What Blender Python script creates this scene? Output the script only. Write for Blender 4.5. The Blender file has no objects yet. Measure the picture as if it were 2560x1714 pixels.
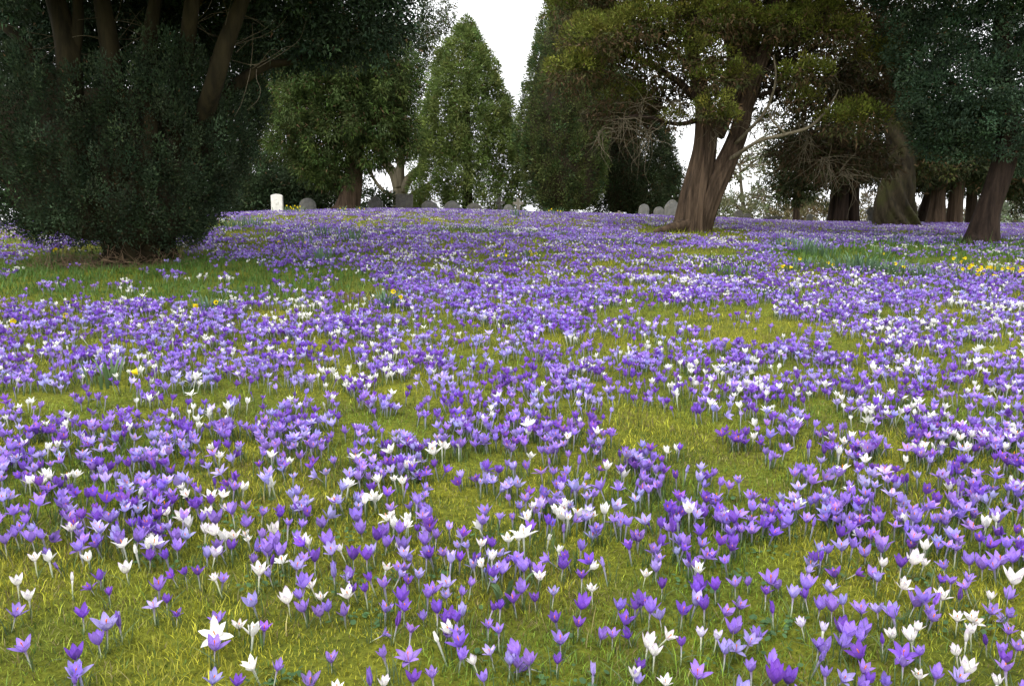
import bpy, math, random
import numpy as np
from mathutils import Matrix, Vector

random.seed(7)
rng = np.random.default_rng(11)
SC = bpy.context.scene
COL = SC.collection

# ------------------------------------------------------------------ camera
F, CX, CY = 1950.0, 1280.0, 857.0        # the photograph's own pixel scale (2560 x 1714)
CAMZ, PITCH = 1.10, math.radians(9.23)
cd = bpy.data.cameras.new("camera")
cd.sensor_width = 36.0
cd.lens = 36.0 * F / 2560.0
cd.clip_start, cd.clip_end = 0.05, 4000.0
cam = bpy.data.objects.new("camera", cd)
COL.objects.link(cam)
cam.location = (0, 0, CAMZ)
cam.rotation_euler = (math.pi / 2 - PITCH, 0, 0)
SC.camera = cam

# ------------------------------------------------------------------ light: bright overcast
SUN_EL, SUN_AZ = math.radians(58), math.radians(215)     # azimuth clockwise from +Y: behind the camera, to the left
w = bpy.data.worlds.new("World")
SC.world = w
w.use_nodes = True
nt = w.node_tree
nt.nodes.clear()
sky = nt.nodes.new("ShaderNodeTexSky")
sky.sky_type = 'NISHITA'
sky.sun_disc = False
sky.sun_elevation = SUN_EL
sky.sun_rotation = SUN_AZ
sky.air_density, sky.dust_density, sky.ozone_density = 1.0, 6.0, 1.0
hs = nt.nodes.new("ShaderNodeHueSaturation")             # cloud cover takes the blue out of the sky
hs.inputs["Saturation"].default_value = 0.10
bgn = nt.nodes.new("ShaderNodeBackground")
bgn.inputs["Strength"].default_value = 0.15
out = nt.nodes.new("ShaderNodeOutputWorld")
nt.links.new(sky.outputs[0], hs.inputs["Color"])
cloud = nt.nodes.new("ShaderNodeMix")                    # an even white layer of cloud over most of it
cloud.data_type = 'RGBA'
cloud.inputs[0].default_value = 0.8
cloud.inputs[7].default_value = (7.6, 7.7, 7.9, 1)
nt.links.new(hs.outputs[0], cloud.inputs[6])
nt.links.new(cloud.outputs[2], bgn.inputs["Color"])
nt.links.new(bgn.outputs[0], out.inputs["Surface"])
sl = bpy.data.lights.new("sun", 'SUN')
sl.energy, sl.angle, sl.color = 0.9, math.radians(25), (1.0, 0.97, 0.92)
so = bpy.data.objects.new("sun", sl)
COL.objects.link(so)
sd = Vector((math.sin(SUN_AZ) * math.cos(SUN_EL), math.cos(SUN_AZ) * math.cos(SUN_EL), math.sin(SUN_EL)))
so.rotation_euler = sd.to_track_quat('Z', 'Y').to_euler()
so.location = sd * 60
vs = SC.view_settings
vs.view_transform, vs.look, vs.gamma, vs.exposure = 'Standard', 'None', 1.0, 1.05
vs.use_curve_mapping = False
SC.cycles.max_bounces = 6
SC.cycles.diffuse_bounces = 3
SC.cycles.glossy_bounces = 2
SC.cycles.transmission_bounces = 3
SC.cycles.transparent_max_bounces = 4

# ------------------------------------------------------------------ numeric helpers
def vnoise(x, y, seed=0):
    """smooth value noise, 0..1, vectorised"""
    x = np.asarray(x, float); y = np.asarray(y, float)
    xi, yi = np.floor(x), np.floor(y)
    fx, fy = x - xi, y - yi
    fx, fy = fx * fx * (3 - 2 * fx), fy * fy * (3 - 2 * fy)
    def h(a, b):
        s = np.sin(a * 127.1 + b * 311.7 + seed * 74.7) * 43758.5453
        return s - np.floor(s)
    return ((h(xi, yi) * (1 - fx) + h(xi + 1, yi) * fx) * (1 - fy)
            + (h(xi, yi + 1) * (1 - fx) + h(xi + 1, yi + 1) * fx) * fy)

def smooth(a, b, x):
    t = np.clip((np.asarray(x, float) - a) / (b - a), 0, 1)
    return t * t * (3 - 2 * t)

GY = np.array([-2000, -60, -10, 0, 2, 3.4, 4.3, 5.5, 8.2, 11.7, 17, 22, 26, 30, 36, 50, 80, 200, 2500.0])
GZ = np.array([-20, -1.5, -.1, 0, .0, .02, .06, .12, .27, .50, .82, 1.06, 1.18, 1.16, .92, 0.0, -2.2, -7, -60.0])
_m = np.gradient(GZ, GY)
def ground(x, y):
    x = np.asarray(x, float); y = np.asarray(y, float)
    i = np.clip(np.searchsorted(GY, y) - 1, 0, len(GY) - 2)
    h = GY[i + 1] - GY[i]
    t = np.clip((y - GY[i]) / h, 0, 1)
    z = ((2*t**3-3*t**2+1)*GZ[i] + (t**3-2*t**2+t)*h*_m[i] + (-2*t**3+3*t**2)*GZ[i+1] + (t**3-t**2)*h*_m[i+1])
    lat = .08 - .5 * (1 - np.exp(-((x + 3.7) / 11.0) ** 2))
    z = z + lat * smooth(6, 24, y)
    z = z + (vnoise(x * .9, y * .9, 3) - .5) * .035 + (vnoise(x * .3, y * .3, 5) - .5) * .06 * smooth(3, 9, y)
    return z

FW = np.array([0, math.cos(PITCH), -math.sin(PITCH)])
UP = np.array([0, math.sin(PITCH), math.cos(PITCH)])
def project(P):
    P = np.asarray(P, float) - np.array([0, 0, CAMZ])
    d = P @ FW
    return CX + F * P[..., 0] / d, CY - F * (P @ UP) / d, d
def at(px, py, Y):
    """point at forward distance Y seen at photo pixel px, py"""
    r = FW + (px - CX) / F * np.array([1.0, 0, 0]) + (CY - py) / F * UP
    return np.array([0, 0, CAMZ]) + r * (Y / r[1])
def on_ground(px, py, h=0.0):
    r = FW + (px - CX) / F * np.array([1.0, 0, 0]) + (CY - py) / F * UP
    t = np.geomspace(.8, 60, 6000)
    P = np.array([0, 0, CAMZ]) + t[:, None] * r
    below = P[:, 2] <= ground(P[:, 0], P[:, 1]) + h
    k = int(np.argmax(below)) if below.any() else len(t) - 1
    p = P[k].copy()
    p[2] = ground(p[0], p[1])
    return p
def base_at(px, Y):
    x = (px - CX) / F * Y * 1.0
    for _ in range(3):
        z = float(ground(x, Y))
        d = Y * FW[1] + (z - CAMZ) * FW[2]
        x = (px - CX) / F * d
    return np.array([x, Y, float(ground(x, Y))])

def mesh_np(name, V, faces, mats, cols=None, mi=None, smooth_=False):
    """faces: list of (n,k) index arrays"""
    me = bpy.data.meshes.new(name)
    V = np.ascontiguousarray(V, np.float32).reshape(-1, 3)
    me.vertices.add(len(V))
    me.vertices.foreach_set("co", V.ravel())
    faces = [np.asarray(f, np.int32) for f in faces if len(f)]
    tot = np.concatenate([np.full(len(f), f.shape[1], np.int32) for f in faces])
    loops = np.concatenate([f.ravel() for f in faces])
    start = np.concatenate([[0], np.cumsum(tot)[:-1]]).astype(np.int32)
    me.loops.add(len(loops))
    me.loops.foreach_set("vertex_index", loops)
    me.polygons.add(len(tot))
    me.polygons.foreach_set("loop_start", start)
    me.polygons.foreach_set("loop_total", tot)
    for m in (mats if isinstance(mats, (list, tuple)) else [mats]):
        me.materials.append(m)
    if mi is not None:
        me.polygons.foreach_set("material_index", np.concatenate(mi).astype(np.int32))
    me.update(calc_edges=True)
    if smooth_:
        me.polygons.foreach_set("use_smooth", np.ones(len(tot), bool))
    if cols is not None:
        a = me.color_attributes.new("Col", 'FLOAT_COLOR', 'POINT')
        c = np.ones((len(V), 4), np.float32)
        c[:, :3] = cols
        a.data.foreach_set("color", c.ravel())
    return me

def link(name, me, parent=None, label=None, cat=None, group=None, kind=None, loc=None):
    o = bpy.data.objects.new(name, me)
    COL.objects.link(o)
    if parent is not None:
        o.parent = parent
    if loc is not None:
        o.location = loc
    if label: o["label"] = label
    if cat: o["category"] = cat
    if group: o["group"] = group
    if kind: o["kind"] = kind
    return o
def empty(name, loc, label, cat, group=None):
    o = link(name, None, None, label, cat, group, None, loc)
    o.empty_display_size = .1
    return o

# ------------------------------------------------------------------ materials
def mat(name):
    m = bpy.data.materials.new(name)
    m.use_nodes = True
    t = m.node_tree
    b = t.nodes["Principled BSDF"]
    return m, t, b
def N(t, typ, **kw):
    n = t.nodes.new(typ)
    for k, v in kw.items():
        setattr(n, k, v)
    return n
def noise_col(t, scale, c0, c1, detail=6, rough=.6, coords="Object", stretch=(1, 1, 1), lo=.35, hi=.65):
    tc = N(t, "ShaderNodeTexCoord")
    mp = N(t, "ShaderNodeMapping")
    mp.inputs["Scale"].default_value = stretch
    no = N(t, "ShaderNodeTexNoise")
    no.inputs["Scale"].default_value = scale
    no.inputs["Detail"].default_value = detail
    no.inputs["Roughness"].default_value = rough
    cr = N(t, "ShaderNodeValToRGB")
    cr.color_ramp.elements[0].position, cr.color_ramp.elements[1].position = lo, hi
    cr.color_ramp.elements[0].color = (*c0, 1)
    cr.color_ramp.elements[1].color = (*c1, 1)
    t.links.new(tc.outputs[coords], mp.inputs[0])
    t.links.new(mp.outputs[0], no.inputs["Vector"])
    t.links.new(no.outputs[0], cr.inputs[0])
    return no, cr, mp
def attr_leaf(name, trans=.25, rough=.55, source="attr", spec=.3):
    """leaf / petal: colour from the Col attribute (or the object colour), some light passes through"""
    m, t, b = mat(name)
    if source == "attr":
        a = N(t, "ShaderNodeVertexColor", layer_name="Col")
        c = a.outputs[0]
    else:
        oi = N(t, "ShaderNodeObjectInfo")
        a = N(t, "ShaderNodeVertexColor", layer_name="Col")
        mx = N(t, "ShaderNodeMix", data_type='RGBA', blend_type='MULTIPLY')
        mx.inputs[0].default_value = 1.0
        t.links.new(oi.outputs["Color"], mx.inputs[6])
        t.links.new(a.outputs[0], mx.inputs[7])
        c = mx.outputs[2]
        vn, vc, _ = noise_col(t, 26, (.74, .68, .80), (1.08, 1.08, 1.04), 3, .5, "Object", (1, 1, .06), .36, .60)
        m2 = N(t, "ShaderNodeMix", data_type='RGBA', blend_type='MULTIPLY')
        m2.inputs[0].default_value = .8
        t.links.new(c, m2.inputs[6])
        t.links.new(vc.outputs[0], m2.inputs[7])
        c = m2.outputs[2]
    t.links.new(c, b.inputs["Base Color"])
    b.inputs["Roughness"].default_value = rough
    b.inputs["Specular IOR Level"].default_value = spec
    if trans > 0:
        tr = N(t, "ShaderNodeBsdfTranslucent")
        t.links.new(c, tr.inputs[0])
        ms = N(t, "ShaderNodeMixShader")
        ms.inputs[0].default_value = trans
        t.links.new(b.outputs[0], ms.inputs[1])
        t.links.new(tr.outputs[0], ms.inputs[2])
        t.links.new(ms.outputs[0], t.nodes["Material Output"].inputs[0])
    return m
def bark_mat(name, c0, c1, scale=6, stretch=(1, 1, .12), bump=.6, moss=None):
    m, t, b = mat(name)
    no, cr, mp = noise_col(t, scale, c0, c1, 8, .65, "Object", stretch)
    colour = cr.outputs[0]
    if moss:
        n2, c2, _ = noise_col(t, 1.6, (0, 0, 0), (1, 1, 1), 5, .6, lo=.48, hi=.62)
        mx = N(t, "ShaderNodeMix", data_type='RGBA')
        t.links.new(c2.outputs[0], mx.inputs[0])
        t.links.new(colour, mx.inputs[6])
        mx.inputs[7].default_value = (*moss, 1)
        colour = mx.outputs[2]
    t.links.new(colour, b.inputs["Base Color"])
    b.inputs["Roughness"].default_value = .9
    b.inputs["Specular IOR Level"].default_value = .15
    bp = N(t, "ShaderNodeBump")
    bp.inputs["Strength"].default_value = bump
    bp.inputs["Distance"].default_value = .03
    t.links.new(no.outputs[0], bp.inputs["Height"])
    t.links.new(bp.outputs[0], b.inputs["Normal"])
    return m
def stone_mat(name, c0, c1, lichen=None, scale=7):
    m, t, b = mat(name)
    no, cr, _ = noise_col(t, scale, c0, c1, 9, .7)
    colour = cr.outputs[0]
    if lichen:
        n2, c2, _ = noise_col(t, 9, (0, 0, 0), (1, 1, 1), 6, .7, lo=.55, hi=.66)
        mx = N(t, "ShaderNodeMix", data_type='RGBA')
        t.links.new(c2.outputs[0], mx.inputs[0])
        t.links.new(colour, mx.inputs[6])
        mx.inputs[7].default_value = (*lichen, 1)
        colour = mx.outputs[2]
    t.links.new(colour, b.inputs["Base Color"])
    b.inputs["Roughness"].default_value = .9
    bp = N(t, "ShaderNodeBump")
    bp.inputs["Strength"].default_value = .35
    bp.inputs["Distance"].default_value = .01
    t.links.new(no.outputs[0], bp.inputs["Height"])
    t.links.new(bp.outputs[0], b.inputs["Normal"])
    return m

M_FOL = attr_leaf("foliage_mat", .16, .75, spec=.07)
M_GRASS = attr_leaf("grass_mat", .3, .5, spec=.25)
M_PETAL = attr_leaf("petal_mat", .36, .5, spec=.25)
M_PETALO = attr_leaf("petal_object_mat", .36, .5, "object", spec=.25)
M_BARK_RED = bark_mat("red_brown_bark", (.024, .016, .010), (.100, .068, .044), 11, (1, 1, .07), 1.0)
M_BARK_DARK = bark_mat("dark_bark", (.012, .008, .006), (.048, .032, .023), 11, (1, 1, .07), 1.0)
M_BARK_YEW = bark_mat("yew_bark", (.012, .010, .005), (.040, .032, .015), 8, (1, 1, .15), .5)
M_BARK_MOSS = bark_mat("mossy_bark", (.011, .009, .006), (.042, .033, .018), 9, (1, 1, .25), 1.0, moss=(.030, .030, .009))
M_BARK_PALE = bark_mat("pale_bark", (.07, .06, .04), (.17, .145, .10), 7)
M_TWIG = bark_mat("twig_bark", (.085, .07, .045), (.20, .17, .115), 20, (1, 1, 1), .1)
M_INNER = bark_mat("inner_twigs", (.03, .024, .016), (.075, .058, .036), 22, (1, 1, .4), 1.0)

# ------------------------------------------------------------------ ground
GRASS_PATCH = [  # cx, cy, rx, ry (photo px where little but grass grows), strength
    (150, 700, 330, 60, .90), (480, 698, 300, 60, .92), (760, 708, 220, 48, .86), (900, 745, 110, 34, .65),
    (300, 640, 260, 34, .97), (30, 590, 120, 22, .55), (620, 585, 90, 16, .8), (540, 560, 70, 12, .6),
    (1720, 775, 260, 34, .82), (1900, 815, 170, 34, .93), (1560, 720, 90, 22, .6), (2080, 720, 90, 12, .5),
    (1780, 630, 120, 14, .97), (1690, 575, 130, 13, .97), (1790, 582, 110, 12, .9), (1900, 600, 80, 8, .6),
    (2120, 640, 160, 26, .93), (2350, 635, 260, 30, .72), (2480, 615, 180, 22, .7), (2200, 610, 150, 14, .7),
    (1200, 575, 110, 8, .8), (1080, 548, 60, 5, .6), (700, 540, 100, 6, .6),
    (1720, 1075, 215, 64, .93), (1900, 1160, 160, 55, .80), (1600, 1030, 110, 40, .7), (1460, 1180, 80, 36, .5),
    (1180, 870, 90, 22, .4), (1500, 880, 90, 24, .5), (2150, 880, 130, 22, .4), (2050, 1230, 110, 50, .4),
]
def grassy(px, py):
    g = np.zeros_like(px)
    for cx, cy, rx, ry, s in GRASS_PATCH:
        e = ((px - cx) / rx) ** 2 + ((py - cy) / ry) ** 2
        g = np.maximum(g, s * (1 - smooth(.55, 1.15, e)))
    return g
YEW = base_at(330, 11.2)
SOIL = [(YEW[0] - .15, YEW[1] - .35, 1.15, .62), *[(float(on_ground(x, y)[0]), float(on_ground(x, y)[1]), rx, ry) for x, y, rx, ry in ((820, 738, .42, .10), (895, 747, .20, .10))]]
def soil(x, y):
    s = np.zeros_like(x)
    for cx, cy, rx, ry in SOIL:
        e = ((x - cx) / rx) ** 2 + ((y - cy) / ry) ** 2 + (vnoise(x * 5, y * 5, 8) - .5) * .9
        s = np.maximum(s, 1 - smooth(.4, 1.1, e))
    return s

xs = np.concatenate([[-1500, -500, -200, -90, -55, -40, -32], np.arange(-26, 26.01, .3), [32, 40, 55, 90, 200, 500, 1500]])
ys = np.concatenate([[-1500, -400, -100, -30, -10, -4], np.arange(-2, 34.01, .3), np.arange(35, 60, 1.5), [65, 80, 110, 160, 250, 500, 1000, 2400]])
X, Y = np.meshgrid(xs, ys)
Z = ground(X, Y) + 0.0
nx, ny = len(xs), len(ys)
idx = np.arange(nx * ny).reshape(ny, nx)
quad = np.stack([idx[:-1, :-1], idx[:-1, 1:], idx[1:, 1:], idx[1:, :-1]], -1).reshape(-1, 4)
sv = soil(X.ravel(), Y.ravel())
m_ground, t, b = mat("turf")
n1, c1, _ = noise_col(t, 2.2, (.085, .110, .015), (.180, .195, .020), 7, .62)
n2, c2, _ = noise_col(t, 46, (.35, .35, .35), (1.35, 1.3, 1.2), 6, .7, lo=.3, hi=.7)
mx = N(t, "ShaderNodeMix", data_type='RGBA', blend_type='MULTIPLY')
mx.inputs[0].default_value = 1
t.links.new(c1.outputs[0], mx.inputs[6]); t.links.new(c2.outputs[0], mx.inputs[7])
va = N(t, "ShaderNodeVertexColor", layer_name="Col")
n3, c3, _ = noise_col(t, 30, (.045, .026, .016), (.15, .095, .055), 8, .7)
mx2 = N(t, "ShaderNodeMix", data_type='RGBA')
t.links.new(va.outputs[0], mx2.inputs[0]); t.links.new(mx.outputs[2], mx2.inputs[6]); t.links.new(c3.outputs[0], mx2.inputs[7])
t.links.new(mx2.outputs[2], b.inputs["Base Color"])
b.inputs["Roughness"].default_value = .95
b.inputs["Specular IOR Level"].default_value = .1
bp = N(t, "ShaderNodeBump"); bp.inputs["Strength"].default_value = .9; bp.inputs["Distance"].default_value = .02
t.links.new(n2.outputs[0], bp.inputs["Height"]); t.links.new(bp.outputs[0], b.inputs["Normal"])
link("ground", mesh_np("ground", np.stack([X.ravel(), Y.ravel(), Z.ravel()], 1), [quad], m_ground, np.repeat(sv[:, None], 3, 1), smooth_=True),
     label="mossy green churchyard lawn rising to a low crest", kind="structure")

# ------------------------------------------------------------------ limbs and foliage
def catmull(P, n):
    P = np.asarray(P, float)
    Q = np.vstack([2 * P[0] - P[1], P, 2 * P[-1] - P[-2]])
    o = []
    for i in range(len(P) - 1):
        a, b_, c, d = Q[i:i + 4]
        for s in np.linspace(0, 1, n, endpoint=False):
            o.append(.5 * (2 * b_ + (c - a) * s + (2 * a - 5 * b_ + 4 * c - d) * s ** 2 + (3 * b_ - a - 3 * c + d) * s ** 3))
    o.append(P[-1])
    return np.array(o)
def tube(P, R, sides=8, n=6, ridge=0.0, k=7, twist=0.0, flare=0.0, seed=0):
    """a limb: smoothed path P, radii R (metres); ridge flutes the bark, flare spreads the foot"""
    P = np.asarray(P, float)
    PR = np.hstack([P, np.asarray(R, float)[:, None]])
    S = catmull(PR, n)
    C, r = S[:, :3], np.maximum(S[:, 3], .002)
    T = np.gradient(C, axis=0)
    T /= np.linalg.norm(T, axis=1)[:, None] + 1e-9
    ref = np.array([0.0, 1, 0]) if abs(T[0][1]) < .8 else np.array([1.0, 0, 0])
    A = np.cross(T, ref); A /= np.linalg.norm(A, axis=1)[:, None]
    B = np.cross(T, A)
    th = np.linspace(0, 2 * math.pi, sides, endpoint=False)
    L = np.concatenate([[0], np.cumsum(np.linalg.norm(np.diff(C, axis=0), axis=1))])
    TH = th[None, :] + twist * L[:, None]
    rr = r[:, None] * np.ones_like(TH)
    if ridge > 0:
        w1 = vnoise(TH * 0 + (np.cos(TH) * 1.7 + 5), np.sin(TH) * 1.7 + L[:, None] * .35, seed + 1)
        fl = np.abs(np.sin(TH * k / 2 + 3.0 * w1)) ** .7
        w2 = vnoise(np.cos(TH) * 6 + 9 + seed, np.sin(TH) * 6 + L[:, None] * .8, seed + 4) - .5
        rr *= 1 + ridge * (fl - .6) + ridge * 1.3 * w2 + ridge * .9 * (w1 - .5)
    if flare > 0:
        lobes = .5 + .5 * np.sin(TH * 3 + seed) * np.cos(TH * 2 + 1.3 * seed)
        rr *= 1 + flare * np.exp(-L[:, None] / (1.1 * r[0])) * (.55 + .9 * lobes)
    V = C[:, None, :] + rr[..., None] * (np.cos(th)[None, :, None] * A[:, None, :] + np.sin(th)[None, :, None] * B[:, None, :])
    m, s = len(C), sides
    i = np.arange(m * s).reshape(m, s)
    j = np.roll(i, -1, 1)
    f = np.stack([i[:-1], j[:-1], j[1:], i[1:]], -1).reshape(-1, 4)
    V = V.reshape(-1, 3)
    # caps
    V = np.vstack([V, C[:1], C[-1:] + T[-1:] * r[-1]])
    cap = np.vstack([np.stack([j[0], i[0], np.full(s, m * s)], -1), np.stack([i[-1], j[-1], np.full(s, m * s + 1)], -1)])
    return V, f, cap
def limb(name, P, R, m, parent, off=None, **kw):
    V, f, c = tube(P, R, **kw)
    if off is not None:
        V = V - off
    return link(name, mesh_np(name, V, [f, c], m, smooth_=True), parent)
def many_tubes(name, paths, m, parent, off, sides=3):
    Vs, fs, base = [], [], 0
    for P, R in paths:
        V, f, c = tube(P, R, sides=sides, n=3)
        Vs.append(V); fs.append(f + base); base += len(V)
    o = link(name, mesh_np(name, np.vstack(Vs) - off, [np.vstack(fs)], m, smooth_=True), parent)
    o["kind"] = "stuff"
    return o
def unit(v):
    return v / (np.linalg.norm(v, axis=-1, keepdims=True) + 1e-9)
def sprays(P, D, L, Wd, C):
    """leaf sprays: bent kite-shaped leaflets at P along D"""
    n = len(P)
    s = unit(np.cross(D, unit(rng.normal(size=(n, 3)))))
    nn = np.cross(s, D)
    L = np.broadcast_to(L, n)[:, None]; Wd = np.broadcast_to(Wd, n)[:, None]
    bend = rng.normal(0, .16, (n, 1)) * L
    a = P
    b_ = P + D * L * .55 + s * Wd * .5 + nn * bend
    c = P + D * L
    d = P + D * L * .45 - s * Wd * .5 + nn * bend * .6
    if n > 600:      # many: one slim triangle each, foot between b_ and d
        e = P + D * L * .2
        V = np.stack([e + s * Wd * .55, c, e - s * Wd * .55 + nn * bend], 1).reshape(-1, 3)
        return V, np.arange(3 * n).reshape(n, 3), np.repeat(C, 3, 0)
    V = np.stack([a, b_, c, d], 1).reshape(-1, 3)
    k = np.arange(n)[:, None] * 4
    f = np.concatenate([k + np.array([[0, 1, 2]]), k + np.array([[0, 2, 3]])])
    cols = np.repeat(C, 4, 0)
    return V, f, cols
def clumps(C, Nr, m, r, L, Wd, wout=.7, wup=.5, wrand=.7, col=(.05, .08, .03), var=.25, cvar=.22, elong=1.0, brown=.0, alt=None, altp=.0, brownc=(.10, .065, .035)):
    """m sprays round each clump centre C with outward normal Nr"""
    n = len(C)
    r = np.broadcast_to(r, n)
    q = unit(rng.normal(size=(n, m, 3))) * rng.uniform(.25, 1, (n, m, 1)) ** .6
    off = q * r[:, None, None]
    off[..., 2] *= elong
    P = C[:, None, :] + off
    D = unit(q * .8 + Nr[:, None, :] * wout + np.array([0, 0, wup]) + rng.normal(0, wrand, (n, m, 3)) * .6)
    base = np.array(col)
    tint = np.exp(rng.normal(0, cvar, (n, 1, 1))) * np.exp(rng.normal(0, .06, (n, 1, 3)))
    var = var * .55
    cc = base * tint * np.exp(rng.normal(0, var, (n, m, 1)))
    if alt is not None:
        s = (rng.random((n, 1, 1)) < altp)
        cc = np.where(s, np.array(alt) * tint * np.exp(rng.normal(0, var, (n, m, 1))), cc)
    if brown > 0:
        s = rng.random((n, m, 1)) < brown
        cc = np.where(s, np.array(brownc) * np.exp(rng.normal(0, .3, (n, m, 1))), cc)
    nn = n * m
    return sprays(P.reshape(-1, 3), D.reshape(-1, 3), L * rng.uniform(.6, 1.3, nn), Wd * rng.uniform(.6, 1.3, nn), cc.reshape(-1, 3))
def join(parts):
    Vs, fs, cs, b_ = [], [], [], 0
    for V, f, c in parts:
        Vs.append(V); fs.append(f + b_); cs.append(c); b_ += len(V)
    return np.vstack(Vs), np.vstack(fs), np.vstack(cs)
def crown(name, parts, parent, off, m=None):
    V, f, c = join(parts)
    return link(name, mesh_np(name, V - off, [f], m or M_FOL, c), parent)
def crown_of(lobes, Y, per, fill, m, r, L, Wd, *a, **kw):
    """sprays for lobes; unseen lobes above the frame only cast shade and carry fewer, larger ones"""
    hi = [l for l in lobes if l[1] + l[3] < -60]
    lo_ = [l for l in lobes if l[1] + l[3] >= -60]
    C, Nn = lobe_pts(lo_, Y, per, fill)
    o = [clumps(C, Nn, m, r, L, Wd, *a, **kw)]
    if hi:
        C, Nn = lobe_pts(hi, Y, 9, .5)
        o.append(clumps(C, Nn, 12, .3, .34, .12, *a, **kw))
    return o
def lobe_pts(lobes, Y, per_m2, fill=.25, squash=1.0, seed=0):
    """clump centres on lumpy ellipsoids given as (px, py, rx_px, ry_px[, dY[, depth_scale]]) at distance Y"""
    Cs, Ns = [], []
    for lb in lobes:
        px, py, rx, ry = lb[:4]
        dY = lb[4] if len(lb) > 4 else 0.0
        ds = lb[5] if len(lb) > 5 else 1.0
        c = at(px, py, Y + dY)
        sc = (Y + dY) / F
        R = np.array([rx * sc, rx * sc * ds, ry * sc])
        area = 4 * math.pi * (((R[0] * R[1]) ** 1.6 + (R[0] * R[2]) ** 1.6 + (R[1] * R[2]) ** 1.6) / 3) ** (1 / 1.6)
        n = max(6, int(area * per_m2))
        q = unit(rng.normal(size=(n, 3)))
        lump = .86 + .30 * vnoise(q[:, 0] * 3 + px * .01 + seed, q[:, 2] * 3 + q[:, 1] * 2 + py * .01, 2)
        rad = lump * np.where(rng.random(n) < fill, rng.uniform(.35, .95, n), rng.uniform(.9, 1.06, n))
        Cs.append(c + q * R * rad[:, None])
        Ns.append(unit(q / R))
    return np.vstack(Cs), np.vstack(Ns)
def prof_pts(prof, Y, n, fill=.2, lump=.2, depth=1.0, fr=3.0):
    """clump centres on a body of revolution from the outline rows (py, px_left, px_right) at distance Y"""
    pr = np.array(prof, float)
    pr = pr[np.argsort(pr[:, 0])]
    yy = np.linspace(pr[0, 0], pr[-1, 0], 400)
    l, r = np.interp(yy, pr[:, 0], pr[:, 1]), np.interp(yy, pr[:, 0], pr[:, 2])
    wgt = (r - l) * .5 + 4
    py = rng.choice(yy, n, p=wgt / wgt.sum()) + rng.normal(0, 2, n)
    l, r = np.interp(py, pr[:, 0], pr[:, 1]), np.interp(py, pr[:, 0], pr[:, 2])
    th = rng.uniform(0, 2 * math.pi, n)
    sc = Y / F
    hw = (r - l) * .5 * sc
    lm = 1 - lump * .6 + lump * vnoise(th * fr, py * .016, 6) + lump * .5 * (vnoise(th * 8, py * .05, 7) - .5)
    rad = hw * lm * np.where(rng.random(n) < fill, rng.uniform(.3, .95, n), rng.uniform(.93, 1.03, n))
    A0 = np.stack([at((a + b_) / 2, p, Y) for a, b_, p in zip(l, r, py)])
    A0[:, 0] += rad * np.cos(th)
    A0[:, 1] += rad * np.sin(th) * depth
    slope = np.gradient(np.interp(yy, pr[:, 0], (pr[:, 2] - pr[:, 1]) / 2), yy)
    nz = np.clip(np.interp(py, yy, slope), -1.5, 1.5)
    Nn = unit(np.stack([np.cos(th), np.sin(th), nz], 1))
    return A0, Nn
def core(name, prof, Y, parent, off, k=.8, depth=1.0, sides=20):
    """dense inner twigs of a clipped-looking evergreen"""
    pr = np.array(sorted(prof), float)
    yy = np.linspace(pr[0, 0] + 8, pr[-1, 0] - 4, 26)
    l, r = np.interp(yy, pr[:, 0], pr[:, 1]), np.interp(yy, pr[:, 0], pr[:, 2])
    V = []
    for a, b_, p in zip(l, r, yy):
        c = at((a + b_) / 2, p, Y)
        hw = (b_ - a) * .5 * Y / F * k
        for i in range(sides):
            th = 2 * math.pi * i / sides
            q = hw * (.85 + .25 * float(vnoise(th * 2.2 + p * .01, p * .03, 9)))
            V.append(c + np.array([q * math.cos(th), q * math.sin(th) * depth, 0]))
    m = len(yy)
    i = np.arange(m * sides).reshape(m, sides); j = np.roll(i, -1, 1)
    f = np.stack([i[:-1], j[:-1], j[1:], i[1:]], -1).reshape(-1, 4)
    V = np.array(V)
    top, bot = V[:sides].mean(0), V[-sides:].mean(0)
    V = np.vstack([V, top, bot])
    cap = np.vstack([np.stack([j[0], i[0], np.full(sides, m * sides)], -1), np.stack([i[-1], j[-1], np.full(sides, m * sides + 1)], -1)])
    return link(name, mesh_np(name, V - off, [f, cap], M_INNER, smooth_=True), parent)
def ppath(pts, Y):
    """pixel path (px, py[, dY]) at distance Y"""
    return [at(p[0], p[1], Y + (p[2] if len(p) > 2 else 0)) for p in pts]
def pr_(ws, Y):
    return [w_ * .5 * Y / F for w_ in ws]
def twig_fan(start, direction, n, length, r0, droop=0.0, spread=.6, curl=.4):
    out_ = []
    for _ in range(n):
        d = unit(np.array(direction) + rng.normal(0, spread, 3))
        p = np.array(start) + rng.normal(0, .05, 3)
        Ls = length * rng.uniform(.5, 1.2)
        P = [p]
        for k in range(4):
            d = unit(d + rng.normal(0, curl, 3) * .5 + np.array([0, 0, -droop * .4]))
            p = p + d * Ls / 4
            P.append(p)
        out_.append((P, [r0, r0 * .8, r0 * .6, r0 * .45, r0 * .25]))
    return out_

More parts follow.
